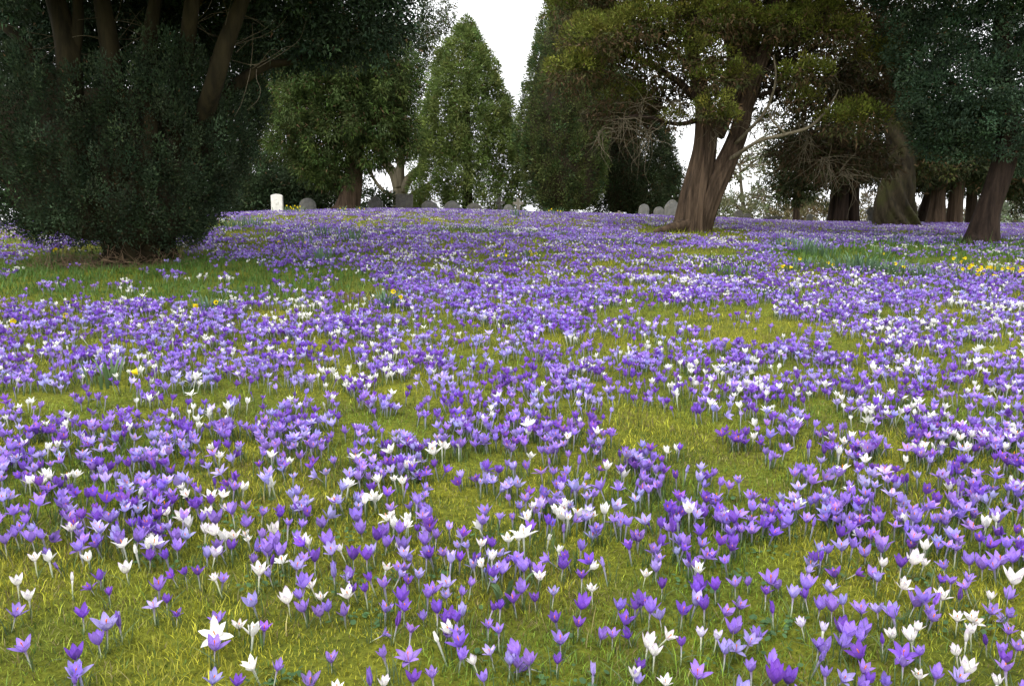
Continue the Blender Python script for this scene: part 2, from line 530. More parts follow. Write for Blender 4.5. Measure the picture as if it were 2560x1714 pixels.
# ---- the big yew
Yw = 11.2
yew = empty("yew_tree", YEW, "huge dark yew with bowl-shaped lower bush, bare stems and overhanging crown", "tree", "evergreen trees")
off = YEW
yprof = [(604, 205, 450), (594, 140, 488), (574, 78, 514), (548, 28, 530), (500, -35, 556), (400, -80, 590), (300, -95, 618), (240, -80, 628), (190, -50, 622), (120, -30, 600)]
C, Nn = prof_pts(yprof, Yw, 4800, .10, .26, .7, 6)
keep = (C[:, 2] < at(300, 250, Yw)[2] + 1.15 * vnoise(C[:, 0] * 3.4, C[:, 1] * 3.4, 4) - .25)
C, Nn = C[keep], Nn[keep]
yc = (.038, .058, .031)
crown("foliage", [clumps(C, Nn, 46, .075, .047, .019, .5, .75, .45, yc, .20, .36, 2.3, .010, (.052, .074, .038), .25)], yew, off)
core("inner_branches", [(p, l + 20, r - 20) for p, l, r in yprof if p > 230], Yw, yew, off, .86, .62)
stems = [
    ([(300, 640), (230, 430, -.85), (182, 250, -1.0), (165, 100, -.9), (138, 0, -.85), (90, -160, -.85)], [70, 58, 50, 46, 38, 26]),
    ([(180, 250, -.85), (110, 185, -.85), (50, 100, -.85), (-40, 30, -.85)], [34, 28, 22, 16]),
    ([(178, 170, -.9), (195, 60, -.85), (190, -60, -.85)], [28, 24, 18]),
    ([(310, 640), (300, 420, -.8), (288, 250, -.95), (274, 120, -.9), (254, 0, -.85), (235, -150, -.8)], [60, 50, 42, 38, 33, 22]),
    ([(330, 640), (365, 420, -.85), (374, 210, -.85), (376, 90, -.85), (398, -60, -.8)], [56, 44, 34, 30, 22]),
    ([(345, 640), (430, 400, -.4), (466, 120, -.8), (480, 0, -.95), (492, -140, -.5)], [54, 42, 32, 30, 20]),
    ([(355, 640), (470, 400, -.3), (530, 225, -.85), (562, 115, -.85), (600, 15, -.8), (650, -120, -.85)], [56, 46, 38, 36, 30, 20]),
    ([(540, 260, -.2), (612, 195, -.2), (670, 163, 0), (740, 150, .1), (860, 90, .3), (980, 40, .4)], [34, 26, 20, 16, 12, 8]),
    ([(520, 180, .2), (590, 60, .4), (700, -60, .5)], [20, 16, 10]),
]
limb("trunk", ppath([(328, 655), (326, 600), (322, 520)], Yw), pr_([105, 80, 70], Yw), M_BARK_YEW, yew, off, sides=20, n=6, ridge=.16, flare=.35)
limb("trunk", ppath([(425, 648, .3), (420, 600, .3), (440, 520, .2)], Yw), pr_([40, 34, 30], Yw), M_BARK_YEW, yew, off, sides=12, n=6, ridge=.12, flare=.3)
for pts, ws in stems:
    limb("stem", ppath(pts, Yw), pr_(ws, Yw), M_BARK_YEW, yew, off, sides=12, n=6, ridge=.12)
up_l = [(60, -60, 260, 210, 1.3, .5), (330, -90, 300, 240, 1.5, .5), (560, -60, 190, 180, 1.6, .6), (250, 60, 300, 130, 1.9, .4),
        (760, -30, 190, 165, .2, .8), (900, 0, 130, 135, 0, .8), (955, 70, 70, 75, -.1, .9), (700, 60, 110, 95, .4, .8), (830, 90, 110, 70, .2, .9),
        (860, -220, 240, 180, .4, .9), (400, -350, 420, 200, .5, .9), (10, -10, 55, 45, -1.3, 1.0), (60, -330, 380, 130, -2.2, .8), (480, -330, 380, 130, -2.2, .8), (860, -330, 260, 130, -1.4, 1.0), (300, -260, 420, 110, -.8, .8), (980, -60, 80, 100, .2, .9)]  # wide lobes high above the frame are unseen, added to shade the stems
up_l += [(180, 160, 330, 120, 2.2, .3), (430, 130, 200, 130, 2.1, .3), (200, -20, 420, 200, 2.7, .3), (560, -40, 200, 190, 2.6, .4)]
crown("crown", crown_of(up_l, Yw, 34, .25, 32, .13, .080, .027, .6, -.15, .8, (.034, .054, .031), .25, .36, 1.2, .02, (.050, .080, .045), .3), yew, off)
tw = []
for (px, py) in ((560, 115), (600, 40), (480, 60), (270, 110), (380, 90), (170, 120), (640, 170), (90, 160)):
    tw += twig_fan(at(px, py, Yw - .7), (.8 if px > 400 else -.2, 0, .3), 7, .8, .006, .2, .7)
many_tubes("bare_twigs", tw, M_TWIG, yew, off)

# ---- helper for plain trees
def tree(name, label, group, Y, bpx, trunks, bark, foliage, crown_name="crown", root=None, trunk_kw=None):
    base = base_at(bpx, Y)
    t_ = empty(name, base, label, "tree", group)
    for i, (pts, ws) in enumerate(trunks):
        pts = [tuple(p) for p in pts]
        kw = dict(sides=14, n=6, ridge=.10)
        kw.update(trunk_kw or {})
        if i and not kw.get("all_flare"): kw["flare"] = 0
        kw.pop("all_flare", None)
        limb("trunk" if i == 0 or pts[0][1] > 500 else "limb", ppath(pts, Y), pr_(ws, Y), bark, t_, base, **kw)
    if foliage:
        crown(crown_name, foliage, t_, base)
    return t_, base

# ---- conical conifer on the crest
Y3 = 32.0
p3 = [(52, 1163, 1168), (80, 1146, 1186), (150, 1098, 1224), (250, 1074, 1266), (350, 1056, 1297), (420, 1042, 1305), (480, 1034, 1308), (530, 1040, 1304)]
C, Nn = prof_pts(p3, Y3, 2000, .40, .36, 1.0, 5)
drop = (C[:, 2] < at(1170, 400, Y3)[2]) & (rng.random(len(C)) < .30)
C, Nn = C[~drop], Nn[~drop]
fol = [clumps(C, Nn, 56, .19, .17, .030, .55, .05, .7, (.118, .162, .046), .26, .20, 1.3, .02, (.155, .195, .055), .3)]
tree("conical_conifer", "pale green cone-shaped conifer standing alone against the white sky", "evergreen trees", Y3, 1170,
     [([(1170, 535), (1168, 400), (1166, 200), (1165, 70)], [26, 20, 12, 3])], M_BARK_DARK, fol)

# ---- columnar cypress
Y4 = 30.0
p4 = [(-330, 1452, 1462), (-200, 1420, 1505), (-60, 1396, 1528), (0, 1384, 1532), (100, 1350, 1534), (200, 1322, 1528), (300, 1302, 1520), (355, 1296, 1516), (420, 1301, 1510), (480, 1320, 1498), (528, 1356, 1466)]
C, Nn = prof_pts(p4, Y4, 3300, .12, .26, 1.0, 5)
fol = [clumps(C, Nn, 40, .16, .11, .031, .75, .45, .6, (.105, .132, .044), .25, .26, 1.5, .015, (.05, .085, .035), .3)]
t4, b4 = tree("columnar_cypress", "tall dense olive green cypress column, rounded at its foot, beside sky gap", "evergreen trees", Y4, 1405,
     [([(1405, 545), (1405, 500), (1420, 300)], [40, 34, 20])], M_BARK_DARK, fol)
core("inner_branches", p4, Y4, t4, b4, .86)

# ---- dark thuja behind the cypress
Y4b = 34.0
p4b = [(180, 1545, 1580), (260, 1510, 1625), (350, 1482, 1672), (440, 1470, 1692), (500, 1476, 1690), (534, 1490, 1682)]
C, Nn = prof_pts(p4b, Y4b, 1300, .35, .3, 1.0, 5)
fol = [clumps(C, Nn, 56, .22, .14, .032, .6, .1, .7, (.038, .050, .024), .25, .28, 1.2, .04, (.05, .075, .035), .25)]
t4b, b4b = tree("thuja_tree", "dark loose evergreen between the cypress and the forked red trunk", "evergreen trees", Y4b, 1580,
     [([(1580, 550), (1580, 400), (1570, 200)], [26, 20, 8])], M_BARK_DARK, fol)
core("inner_branches", [(p, l + 25, r - 60) for p, l, r in p4b], Y4b, t4b, b4b, .75)

# ---- spreading conifer with a leaning trunk
Y2 = 27.0
lob = [(820, 330, 105, 70), (905, 300, 110, 60), (760, 260, 90, 70), (900, 220, 120, 60), (800, 410, 70, 50), (930, 380, 80, 42),
       (985, 330, 60, 60), (830, 190, 110, 50), (960, 250, 70, 50), (740, 350, 65, 60), (870, 120, 130, 60), (980, 180, 70, 50), (860, 440, 60, 26)]
C, Nn = lobe_pts(lob, Y2, 8.5, .5)
fol = [clumps(C, Nn, 76, .25, .16, .026, .45, -.45, .7, (.046, .068, .022), .28, .30, 1.1, .05, (.062, .092, .024), .35)]
tree("spreading_conifer", "broad conifer with drooping boughs on a leaning trunk beside the white headstone", "evergreen trees", Y2, 868,
     [([(862, 540), (870, 515), (884, 440), (888, 330), (880, 200), (870, 60)], [64, 54, 44, 40, 28, 14]),
      ([(886, 380), (850, 330, -.5), (790, 300, -.8)], [16, 12, 7]), ([(886, 340), (940, 300, -.4), (990, 280, -.8)], [16, 12, 6])],
     M_BARK_RED, fol, trunk_kw=dict(sides=30, ridge=.14, flare=.15, twist=.5, n=10))

# ---- slender pine behind the white headstone
Yp = 31.0
lob = [(690, 240, 70, 55), (650, 300, 50, 60), (740, 190, 90, 60), (690, 340, 50, 40), (660, 180, 70, 50), (700, 100, 110, 70), (640, 390, 40, 44), (690, 420, 50, 36), (760, 420, 50, 40), (640, 440, 50, 40)]
C, Nn = lobe_pts(lob, Yp, 6.0, .5)
fol = [clumps(C, Nn, 70, .26, .16, .028, .5, 0, .7, (.062, .078, .026), .26, .28, 1.0, .05, (.085, .105, .026), .35)]
tree("slender_pine", "pine with one thin straight trunk rising behind the white headstone", "evergreen trees", Yp, 730,
     [([(730, 540), (729, 450), (726, 330), (720, 120)], [26, 20, 17, 10])], M_BARK_RED, fol)

# ---- forked bare-limbed tree
Yf = 36.0
lob = [(1000, 320, 60, 45), (1040, 260, 52, 60), (960, 300, 50, 40), (1050, 170, 50, 60), (1000, 220, 60, 50), (1075, 330, 36, 46), (1060, 80, 60, 60), (1085, 20, 46, 60), (990, 120, 70, 60), (1040, 370, 50, 24)]
C, Nn = lobe_pts(lob, Yf, 4.0, .5)
fol = [clumps(C, Nn, 56, .28, .18, .032, .5, -.3, .7, (.045, .060, .026), .26, .3, 1.1, .06, (.06, .08, .03), .25)]
tf, bf = tree("forked_tree", "tree with pale forked limbs against the sky behind the square gravestone", "evergreen trees", Yf, 1003,
     [([(1003, 545), (1000, 500), (998, 455), (1002, 400), (1010, 300)], [38, 33, 28, 18, 10]),
      ([(998, 470), (985, 435), (964, 405), (955, 360), (950, 300)], [30, 24, 20, 16, 10]),
      ([(1003, 480), (1020, 450), (1050, 420), (1062, 380), (1060, 300)], [28, 22, 18, 14, 8]),
      ([(1003, 495), (960, 478), (930, 440), (915, 410)], [12, 9, 7, 4]),
      ([(1010, 500), (1050, 475), (1085, 450)], [14, 10, 6])],
     M_BARK_PALE, fol, trunk_kw=dict(n=8))
tw = []
for px, py, dx, dz in ((955, 470, -1, .2), (930, 440, -.4, .5), (1060, 465, .8, .1), (1040, 430, .6, .3), (985, 480, -1, 0), (1020, 400, .2, .6), (1065, 490, .6, -.4), (960, 500, -.6, -.2)):
    tw += twig_fan(at(px, py, Yf), (dx, 0, dz), 6, 1.5, .022, .1, .5, .6)
many_tubes("bare_twigs", tw, M_TWIG, tf, bf)

# ---- low evergreen shrubs along the crest
def shrub(name, label, Y, lobes, col, alt, per=9, m=14, L=.18, W=.06, droop=.1, group="shrubs along the crest", fill=.35, brown=.03):
    base = base_at(lobes[0][0], Y)
    t_ = empty(name, base, label, "shrub", group)
    C, Nn = lobe_pts(lobes, Y, per, fill)
    g = ground(C[:, 0], C[:, 1])
    k = C[:, 2] > g + .02
    C, Nn = C[k], Nn[k]
    crown("foliage", [clumps(C, Nn, int(m * 1.8), .2, L, W * 1.15, .6, droop, .7, col, .25, .25, 1.1, brown, alt, .3)], t_, base)
    st = []
    for i in range(6):
        p = lobes[i % len(lobes)]
        e = at(p[0] + random.uniform(-.5, .5) * p[2], p[1] - random.uniform(-.2, .5) * p[3], Y)
        s = np.array([base[0] + random.uniform(-.2, .2), base[1] + random.uniform(-.2, .2), base[2] - .05])
        st.append(([s, (s + e) / 2 + np.array([0, 0, .15]), e], [.04, .03, .012]))
    many_tubes("stems", st, M_BARK_DARK, t_, base, 5)
    return t_
shrub("holly_shrub", "dark holly-like shrub filling the gap between yew and white headstone", 30.0, [(640, 465, 64, 66), (600, 490, 50, 50), (695, 475, 46, 56), (560, 515, 36, 34), (650, 500, 60, 34), (730, 490, 40, 44)], (.040, .060, .030), (.050, .078, .036), 16, 20, .15, .04)
shrub("laurel_shrub", "low dark shrub behind the two arched stones by the leaning trunk", 31.0, [(810, 485, 60, 46), (760, 485, 44, 50), (850, 497, 44, 34), (790, 440, 50, 34)], (.038, .056, .026), (.048, .07, .030), 15, 20, .15, .04)
shrub("laurel_shrub", "low dark shrub behind the shouldered gravestone", 33.0, [(940, 500, 36, 30), (965, 512, 26, 22), (918, 510, 22, 22)], (.036, .052, .025), (.05, .07, .03))

# ---- forked red-barked tree with leaf pads
Y5 = 17.2
lob5 = [(1475, 105, 75, 62), (1550, 75, 85, 50), (1430, 185, 62, 50), (1520, 160, 80, 48), (1610, 50, 80, 40), (1690, 95, 58, 34), (1600, 120, 70, 42), (1655, 175, 66, 30),
        (1780, 80, 55, 30, -.6), (1790, 135, 40, 32, -.7), (1775, 195, 48, 30, -.7), (1790, 262, 48, 26, -.8), (1800, 292, 40, 20, -.8), (1690, 298, 40, 18),
        (1945, 55, 62, 28), (2000, 85, 54, 28), (2085, 85, 70, 40, -1.0), (2040, 20, 60, 36), (2010, 183, 62, 28, -1.0), (2012, 242, 38, 22, -.9), (1895, 120, 50, 26),
        (1560, 240, 60, 34, .5), (2130, 300, 76, 42, -1.0), (2195, 140, 50, 36, -.6), (1960, 60, 60, 28, -.9), (2050, 40, 60, 30, -.8), (1500, 90, 70, 40, -.9), (1600, 60, 70, 36, -.8), (1440, 170, 56, 36, -.7), (1925, 300, 34, 18, .3),
        (1400, 30, 40, 34, .5), (1630, -40, 160, 70, .4), (1850, -60, 140, 70, .5), (1820, 40, 60, 40, -.8), (1740, 130, 46, 34, -.7), (1850, 190, 44, 30, -.7), (1740, 30, 60, 36, -.5), (1860, 60, 46, 34, -.6), (2060, -60, 130, 70, .5), (1480, -60, 120, 80, .6), (1760, -200, 300, 110, .5)]
yc5 = (.105, .120, .022)
hi5 = [l for l in lob5 if l[1] + l[3] < -60]
lob5 = [l for l in lob5 if l[1] + l[3] >= -60]
C, Nn = lobe_pts(lob5, Y5, 28, .35)
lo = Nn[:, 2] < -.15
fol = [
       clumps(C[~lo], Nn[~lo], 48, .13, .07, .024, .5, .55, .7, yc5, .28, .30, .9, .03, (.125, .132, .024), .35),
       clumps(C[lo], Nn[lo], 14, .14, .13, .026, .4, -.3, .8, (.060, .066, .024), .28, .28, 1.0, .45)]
Ch, Nh = lobe_pts(hi5, Y5, 8, .5)
fol.append(clumps(Ch, Nh, 12, .3, .34, .12, .5, .1, .8, (.07, .08, .02), .28, .28, 1.0, .15))
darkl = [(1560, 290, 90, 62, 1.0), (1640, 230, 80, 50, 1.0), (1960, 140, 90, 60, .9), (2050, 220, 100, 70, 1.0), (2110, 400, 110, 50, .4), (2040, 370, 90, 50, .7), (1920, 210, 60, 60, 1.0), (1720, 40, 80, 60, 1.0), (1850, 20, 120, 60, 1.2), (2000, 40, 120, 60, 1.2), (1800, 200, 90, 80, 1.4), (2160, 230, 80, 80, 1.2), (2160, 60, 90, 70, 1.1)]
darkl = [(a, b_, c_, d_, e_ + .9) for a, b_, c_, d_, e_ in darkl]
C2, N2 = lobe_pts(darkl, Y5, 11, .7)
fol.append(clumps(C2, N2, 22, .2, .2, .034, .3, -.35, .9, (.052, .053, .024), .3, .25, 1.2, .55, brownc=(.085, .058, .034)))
t5, b5 = tree("forked_cypress", "big reddish fluted trunk forking low under yellow-green leaf pads", "evergreen trees", Y5, 1738,
     [([(1726, 606), (1729, 570), (1741, 490), (1753, 420), (1764, 350), (1760, 260), (1742, 180), (1728, 100), (1760, 0), (1770, -150)], [84, 76, 66, 54, 46, 36, 30, 26, 24, 18]),
      ([(1750, 590, -.02), (1762, 540, -.12), (1788, 465, -.16), (1818, 400, -.14), (1844, 340), (1866, 260), (1896, 170), (1926, 90), (1950, -40)], [48, 48, 46, 42, 38, 34, 30, 26, 18]),
      ([(1790, 340), (1826, 250), (1840, 150), (1826, 60), (1815, -120)], [40, 36, 36, 34, 28]),
      ([(1850, 270, .1), (1876, 150, .2), (1874, 50, .2), (1880, -120, .2)], [34, 36, 36, 28])],
     M_BARK_RED, fol, trunk_kw=dict(sides=64, ridge=.30, k=13, flare=.14, n=12, seed=2))
limb("root", ppath([(1722, 560, -.2), (1690, 568, -.35), (1650, 577, -.5), (1625, 584, -.6)], Y5), pr_([34, 26, 16, 6], Y5), M_BARK_RED, t5, b5, sides=10, ridge=.15)
limb("bare_branch", ppath([(1815, 405, -.2), (1852, 380, -.5), (1900, 352, -.8), (1965, 336, -1.0), (2022, 318, -1.1), (2062, 282, -1.1), (2086, 245, -1.1), (2096, 225, -1.1)], Y5), pr_([12, 9, 8, 8, 7, 6, 4, 3], Y5), M_TWIG, t5, b5, sides=8)
limb("bare_branch", ppath([(1838, 360, -.2), (1905, 290, -.6), (1930, 240, -.8), (1940, 190, -.9), (1934, 140, -.9)], Y5), pr_([9, 7, 6, 5, 3], Y5), M_TWIG, t5, b5, sides=8)
limb("bare_branch", ppath([(1965, 336, -1.0), (1930, 300, -1.0), (1918, 260, -1.0)], Y5), pr_([6, 4, 2], Y5), M_TWIG, t5, b5, sides=6)
for pts, ws in (([(1745, 250), (1690, 200), (1600, 150), (1500, 120)], [20, 16, 12, 6]), ([(1735, 180), (1660, 110), (1560, 70)], [16, 12, 6]), ([(1890, 190), (1970, 150), (2060, 110)], [18, 12, 6]),
                ([(1860, 250), (1960, 220), (2030, 200)], [14, 10, 5]), ([(1750, 300), (1690, 310), (1600, 290), (1540, 300)], [14, 10, 8, 4]), ([(1920, 90), (2040, 40), (2150, 40)], [20, 14, 8])):
    limb("limb", ppath(pts, Y5), pr_(ws, Y5), M_BARK_DARK, t5, b5, sides=8)
tw = []
for px, py, dx, dz, n, Ls in ((1880, 330, .4, .4, 16, .9), (1900, 300, .1, -.2, 16, .7), (1930, 190, -.4, .5, 10, .5), (1935, 260, -.3, -.5, 14, .7), (2060, 400, -.2, -.7, 26, 1.0), (2110, 430, .3, -.5, 22, .9),
                              (2020, 350, -.2, -.8, 16, .8), (1560, 300, -.2, -.7, 20, 1.0), (1620, 330, -.4, -.6, 22, 1.0), (1600, 260, -.3, -.5, 18, 1.0), (1700, 250, -.5, -.3, 14, .7), (1500, 330, .3, -.5, 14, .8),
                              (2000, 300, .3, -.6, 14, .7), (1960, 240, .3, .2, 12, .8), (2080, 190, .3, -.4, 14, .8), (1790, 330, .3, -.4, 12, .5), (2140, 120, .1, -.5, 14, .9)):
    tw += twig_fan(at(px, py, Y5 - .5), (dx, -.2, dz), n, Ls, .008, .35, .6, .6)
many_tubes("bare_twigs", tw, M_TWIG, t5, b5)

# ---- tree with twisted mossy trunk
Y6 = 24.0
lob6 = [(2300, -330, 500, 140, .5, .6), (2200, 200, 90, 60, .5), (2290, 250, 80, 60, .4), (2130, 120, 100, 70, .8), (2260, 60, 120, 90, .6), (2330, 390, 90, 46, .3), (2260, 400, 50, 40, .8), (2180, 390, 60, 40, 1.0)]  # first lobe lies above the frame, added unseen to shade the ground below
fol = crown_of(lob6, Y6, 13, .5, 26, .2, .17, .042, .5, -.1, .8, (.045, .053, .022), .28, .28, 1.1, .18, (.07, .078, .024), .25)
t6, b6 = tree("twisted_tree", "old tree with a thick twisted mossy trunk among the crocuses", "evergreen trees", Y6, 2240,
     [([(2238, 588), (2236, 560), (2236, 510), (2250, 440), (2252, 370), (2242, 300), (2236, 200), (2250, 60)], [104, 94, 84, 70, 58, 52, 48, 34]),
      ([(2262, 330), (2300, 300), (2360, 240)], [26, 20, 10]), ([(2240, 260), (2180, 230), (2120, 240)], [22, 16, 8])],
     M_BARK_MOSS, fol, trunk_kw=dict(sides=56, ridge=.20, k=9, twist=1.15, flare=.10, n=14, seed=5))

# ---- dark blue-green tree leaning at the right
Y7 = 15.8
lob7 = [(2330, 130, 85, 70), (2420, 60, 95, 70), (2520, 90, 85, 70, -.3), (2390, 210, 90, 55, -.2), (2490, 210, 90, 60, -.4), (2300, 230, 52, 42), (2560, 290, 80, 56, -.4), (2430, 290, 90, 42, -.1),
        (2350, 300, 70, 36, .3), (2260, 90, 50, 50, .2), (2600, 170, 90, 80), (2500, 360, 110, 40, .3), (2380, 360, 80, 30, .4), (2620, 380, 90, 50, .3), (2460, -60, 240, 90, .2), (2680, 60, 120, 150, .3), (2500, -220, 300, 120, .3), (2450, -330, 420, 120, -1.6, .8), (2750, -200, 300, 160, -1.0, 1.0), (2250, -300, 300, 110, -1.5, 1.0)]  # highest lobes are out of view, added to darken the trunk and ground
lob7 += [(2420, 170, 150, 130, 1.2, .4), (2540, 220, 140, 130, 1.0, .4), (2330, 210, 90, 110, 1.2, .4), (2460, 330, 160, 60, 1.3, .5)]
fol = crown_of(lob7, Y7, 18, .22, 44, .16, .072, .032, .6, .25, .7, (.044, .074, .044), .26, .40, 1.0, .015, (.066, .106, .060), .35)
t7, b7 = tree("blue_green_cypress", "dark leaning trunk with flared foot under dense blue-green foliage", "evergreen trees", Y7, 2458,
     [([(2448, 632), (2456, 600), (2474, 520), (2500, 440), (2520, 340), (2505, 200), (2500, 20)], [86, 70, 54, 50, 46, 38, 26]),
      ([(2515, 330), (2440, 260), (2370, 200)], [24, 18, 8]), ([(2515, 300), (2570, 220), (2600, 140)], [24, 18, 8])],
     M_BARK_DARK, fol, trunk_kw=dict(sides=32, ridge=.16, k=7, flare=.30, n=10, seed=3))
limb("root", ppath([(2440, 600, -.2), (2415, 612, -.3), (2392, 620, -.35)], Y7), pr_([34, 20, 6], Y7), M_BARK_DARK, t7, b7, sides=8, ridge=.1)

# ---- darker trees standing behind, under one roof of foliage
def back_tree(name, label, Y, bpx, trunks, lobes, col, alt, bark=M_BARK_DARK, per=5.5):
    C, Nn = lobe_pts(lobes, Y, per, .5)
    fol_ = [clumps(C, Nn, 36, .26, .22, .05, .5, -.15, .8, col, .28, .28, 1.1, .12, alt, .25)]
    return tree(name, label, "evergreen trees", Y, bpx, trunks, bark, fol_, trunk_kw=dict(sides=20, ridge=.16, flare=.12, all_flare=True, n=8))
dk, dk2 = (.034, .042, .020), (.05, .062, .024)
back_tree("twin_trunk_tree", "dark tree with two thick trunks standing behind the drooping bare twigs", 29.0, 2095,
          [([(2090, 572), (2094, 550), (2100, 470), (2104, 360), (2100, 200)], [50, 44, 38, 34, 22]), ([(2136, 572), (2134, 545), (2136, 470), (2150, 350), (2170, 200)], [28, 25, 23, 20, 14])],
          [(2080, 430, 90, 40), (2000, 420, 70, 46), (2150, 420, 60, 36), (1985, 470, 40, 28), (2060, 380, 100, 50, .5), (2160, 350, 80, 60, .6), (1960, 360, 50, 40, .8), (2020, 465, 40, 20), (2100, 280, 120, 80, .8)], dk, dk2)
back_tree("tawny_trunk_tree", "tree with a tawny trunk and a reddish one leaning beside the twisted trunk", 28.0, 2345,
          [([(2336, 572), (2340, 550), (2346, 480), (2350, 400), (2340, 300)], [50, 40, 30, 27, 22]), ([(2384, 572), (2386, 550), (2392, 480), (2404, 390), (2410, 300)], [38, 34, 30, 27, 22])],
          [(2340, 410, 90, 40), (2430, 420, 90, 44), (2280, 430, 50, 40), (2400, 360, 120, 60, .5), (2470, 400, 70, 50, .6), (2320, 460, 36, 18)], dk, dk2, M_BARK_RED)
back_tree("thin_dark_tree", "thin dark straight trunk standing between the tawny trunk and the leaning trunk", 33.0, 2428,
          [([(2428, 575), (2428, 545), (2430, 470), (2432, 350)], [30, 25, 22, 16])],
          [(2430, 440, 80, 40), (2500, 440, 80, 40), (2560, 430, 80, 50), (2380, 450, 50, 26), (2460, 380, 120, 50)], dk, dk2)
back_tree("dark_leaning_tree", "dark slanting trunk half hidden behind the twisted mossy trunk", 31.0, 2305,
          [([(2298, 575), (2306, 550), (2325, 490), (2340, 380)], [42, 34, 28, 20])],
          [(2330, 440, 60, 40), (2280, 420, 60, 40), (2230, 440, 60, 36)], dk, dk2)
back_tree("edge_conifer", "dark conifer with bare lower trunk standing past the leaning trunk", 34.0, 2585,
          [([(2585, 575), (2584, 500), (2580, 380)], [30, 26, 18])],
          [(2590, 420, 90, 60), (2550, 460, 50, 30), (2640, 440, 60, 60), (2560, 500, 30, 22)], dk, dk2)

back_tree("distant_conifer", "dark distant conifer seen past the forked trunk beside the headstone trio", 40.0, 1672,
          [([(1672, 560), (1672, 470), (1668, 340)], [16, 13, 7])],
          [(1670, 420, 34, 40), (1690, 470, 40, 34), (1650, 480, 34, 30), (1668, 350, 26, 36), (1700, 505, 30, 20)], (.05, .062, .03), (.06, .075, .035), per=4.5)
back_tree("distant_conifer", "ragged distant conifer in the bright gap beyond the bare curved branch", 42.0, 1990,
          [([(1990, 565), (1992, 500), (1996, 400)], [16, 13, 7])],
          [(1985, 470, 50, 34), (2030, 490, 44, 26), (1940, 440, 36, 30), (1955, 500, 30, 18)], (.05, .06, .03), (.065, .075, .035), per=3.5)
# ---- far pale trees and scrub beyond the crest
def scrub_tree(name, label, Y, bpx, top, spread, col, bark, n=9, leaf=1.0, group="bare trees beyond the crest"):
    base = base_at(bpx, Y)
    t_ = empty(name, base, label, "tree", group)
    T = at(bpx, top, Y)
    h = T[2] - base[2]
    r0 = h * .022 + .05
    limb("trunk", [base - np.array([0, 0, .3]), base + np.array([h * .02, 0, h * .3]), base + np.array([-h * .02, 0, h * .62]), T], [r0, r0 * .8, r0 * .5, r0 * .15], bark, t_, base, sides=8)
    tw_, cs = [], []
    for i in range(n):
        s = base + (T - base) * rng.uniform(.15, .9)
        a = rng.uniform(0, 6.28)
        d = np.array([math.cos(a), math.sin(a) * .6, rng.uniform(-.05, .7)])
        Ls = spread * rng.uniform(.5, 1.0)
        e = s + d * Ls
        tw_.append(([s, s + d * Ls * .5 + np.array([0, 0, .1 * Ls]), e], [r0 * .42, r0 * .3, r0 * .12]))
        for q in range(3):
            p = s + d * Ls * rng.uniform(.3, 1)
            tw_ += twig_fan(p, d + np.array([0, 0, .2]), 4, Ls * .5, r0 * .14, .05, .7, .5)
            for _ in range(5):
                cs.append(p + rng.normal(0, Ls * .16, 3))
    many_tubes("bare_twigs", tw_, bark, t_, base, 4)
    if leaf > 0:
        cs = np.array(cs)
        cs = cs[rng.random(len(cs)) < leaf]
        crown("crown", [clumps(cs, unit(rng.normal(size=cs.shape)), 12, .4, .3, .09, .3, 0, 1, col, .25, .25, 1.0, .12)], t_, base)
    return t_
scrub_tree("pale_tree", "pale greenish tree beyond the crest behind the forked trunk's foot", 52.0, 1850, 360, 3.0, (.13, .15, .075), M_BARK_PALE, 16, .9)
scrub_tree("pale_tree", "bare pale branching tree beyond the crest above the dark box tomb", 50.0, 1960, 400, 3.2, (.13, .13, .07), M_BARK_PALE, 14, .35)
scrub_tree("pale_tree", "thin pale tree beyond the crest behind the cypress and headstone pair", 50.0, 1655, 380, 2.4, (.11, .13, .07), M_BARK_PALE, 10, .5)
scrub_tree("pale_tree", "thin grey-green tree beyond the crest past the leaning trunk", 55.0, 2530, 430, 2.4, (.10, .13, .08), M_BARK_PALE, 10, .8)
shrub("scrub_bush", "tawny leafless scrub beyond the crest around the small round stone", 48.0, [(2050, 535, 70, 26), (1970, 540, 60, 20), (2120, 530, 50, 30), (2010, 520, 40, 22)], (.15, .12, .07), (.12, .115, .06), 3.2, 13, .28, .05, .4, "scrub beyond the crest")
shrub("scrub_bush", "greyish scrub beyond the crest behind the twisted trunk", 50.0, [(2170, 520, 40, 34), (2220, 530, 50, 26), (2300, 540, 60, 20), (2380, 545, 60, 16)], (.14, .125, .08), (.11, .115, .065), 3.2, 13, .28, .05, .4, "scrub beyond the crest")
shrub("scrub_bush", "pale greenish scrub beyond the crest at the forked trunk's foot", 49.0, [(1830, 520, 46, 34), (1890, 535, 50, 20), (1800, 530, 30, 26)], (.12, .13, .07), (.15, .14, .085), 3.2, 13, .28, .05, .4, "scrub beyond the crest")
shrub("scrub_bush", "grey-green scrub beyond the crest past the leaning trunk's foot", 52.0, [(2500, 535, 60, 26), (2570, 535, 60, 24), (2440, 548, 50, 14)], (.10, .12, .075), (.13, .13, .09), 2.8, 13, .28, .05, .4, "scrub beyond the crest")
scrub_tree("pale_tree", "bare thin tree in the sky gap between conical conifer and cypress", 55.0, 1305, 470, 1.4, (.1, .1, .05), M_BARK_PALE, 6, 0)

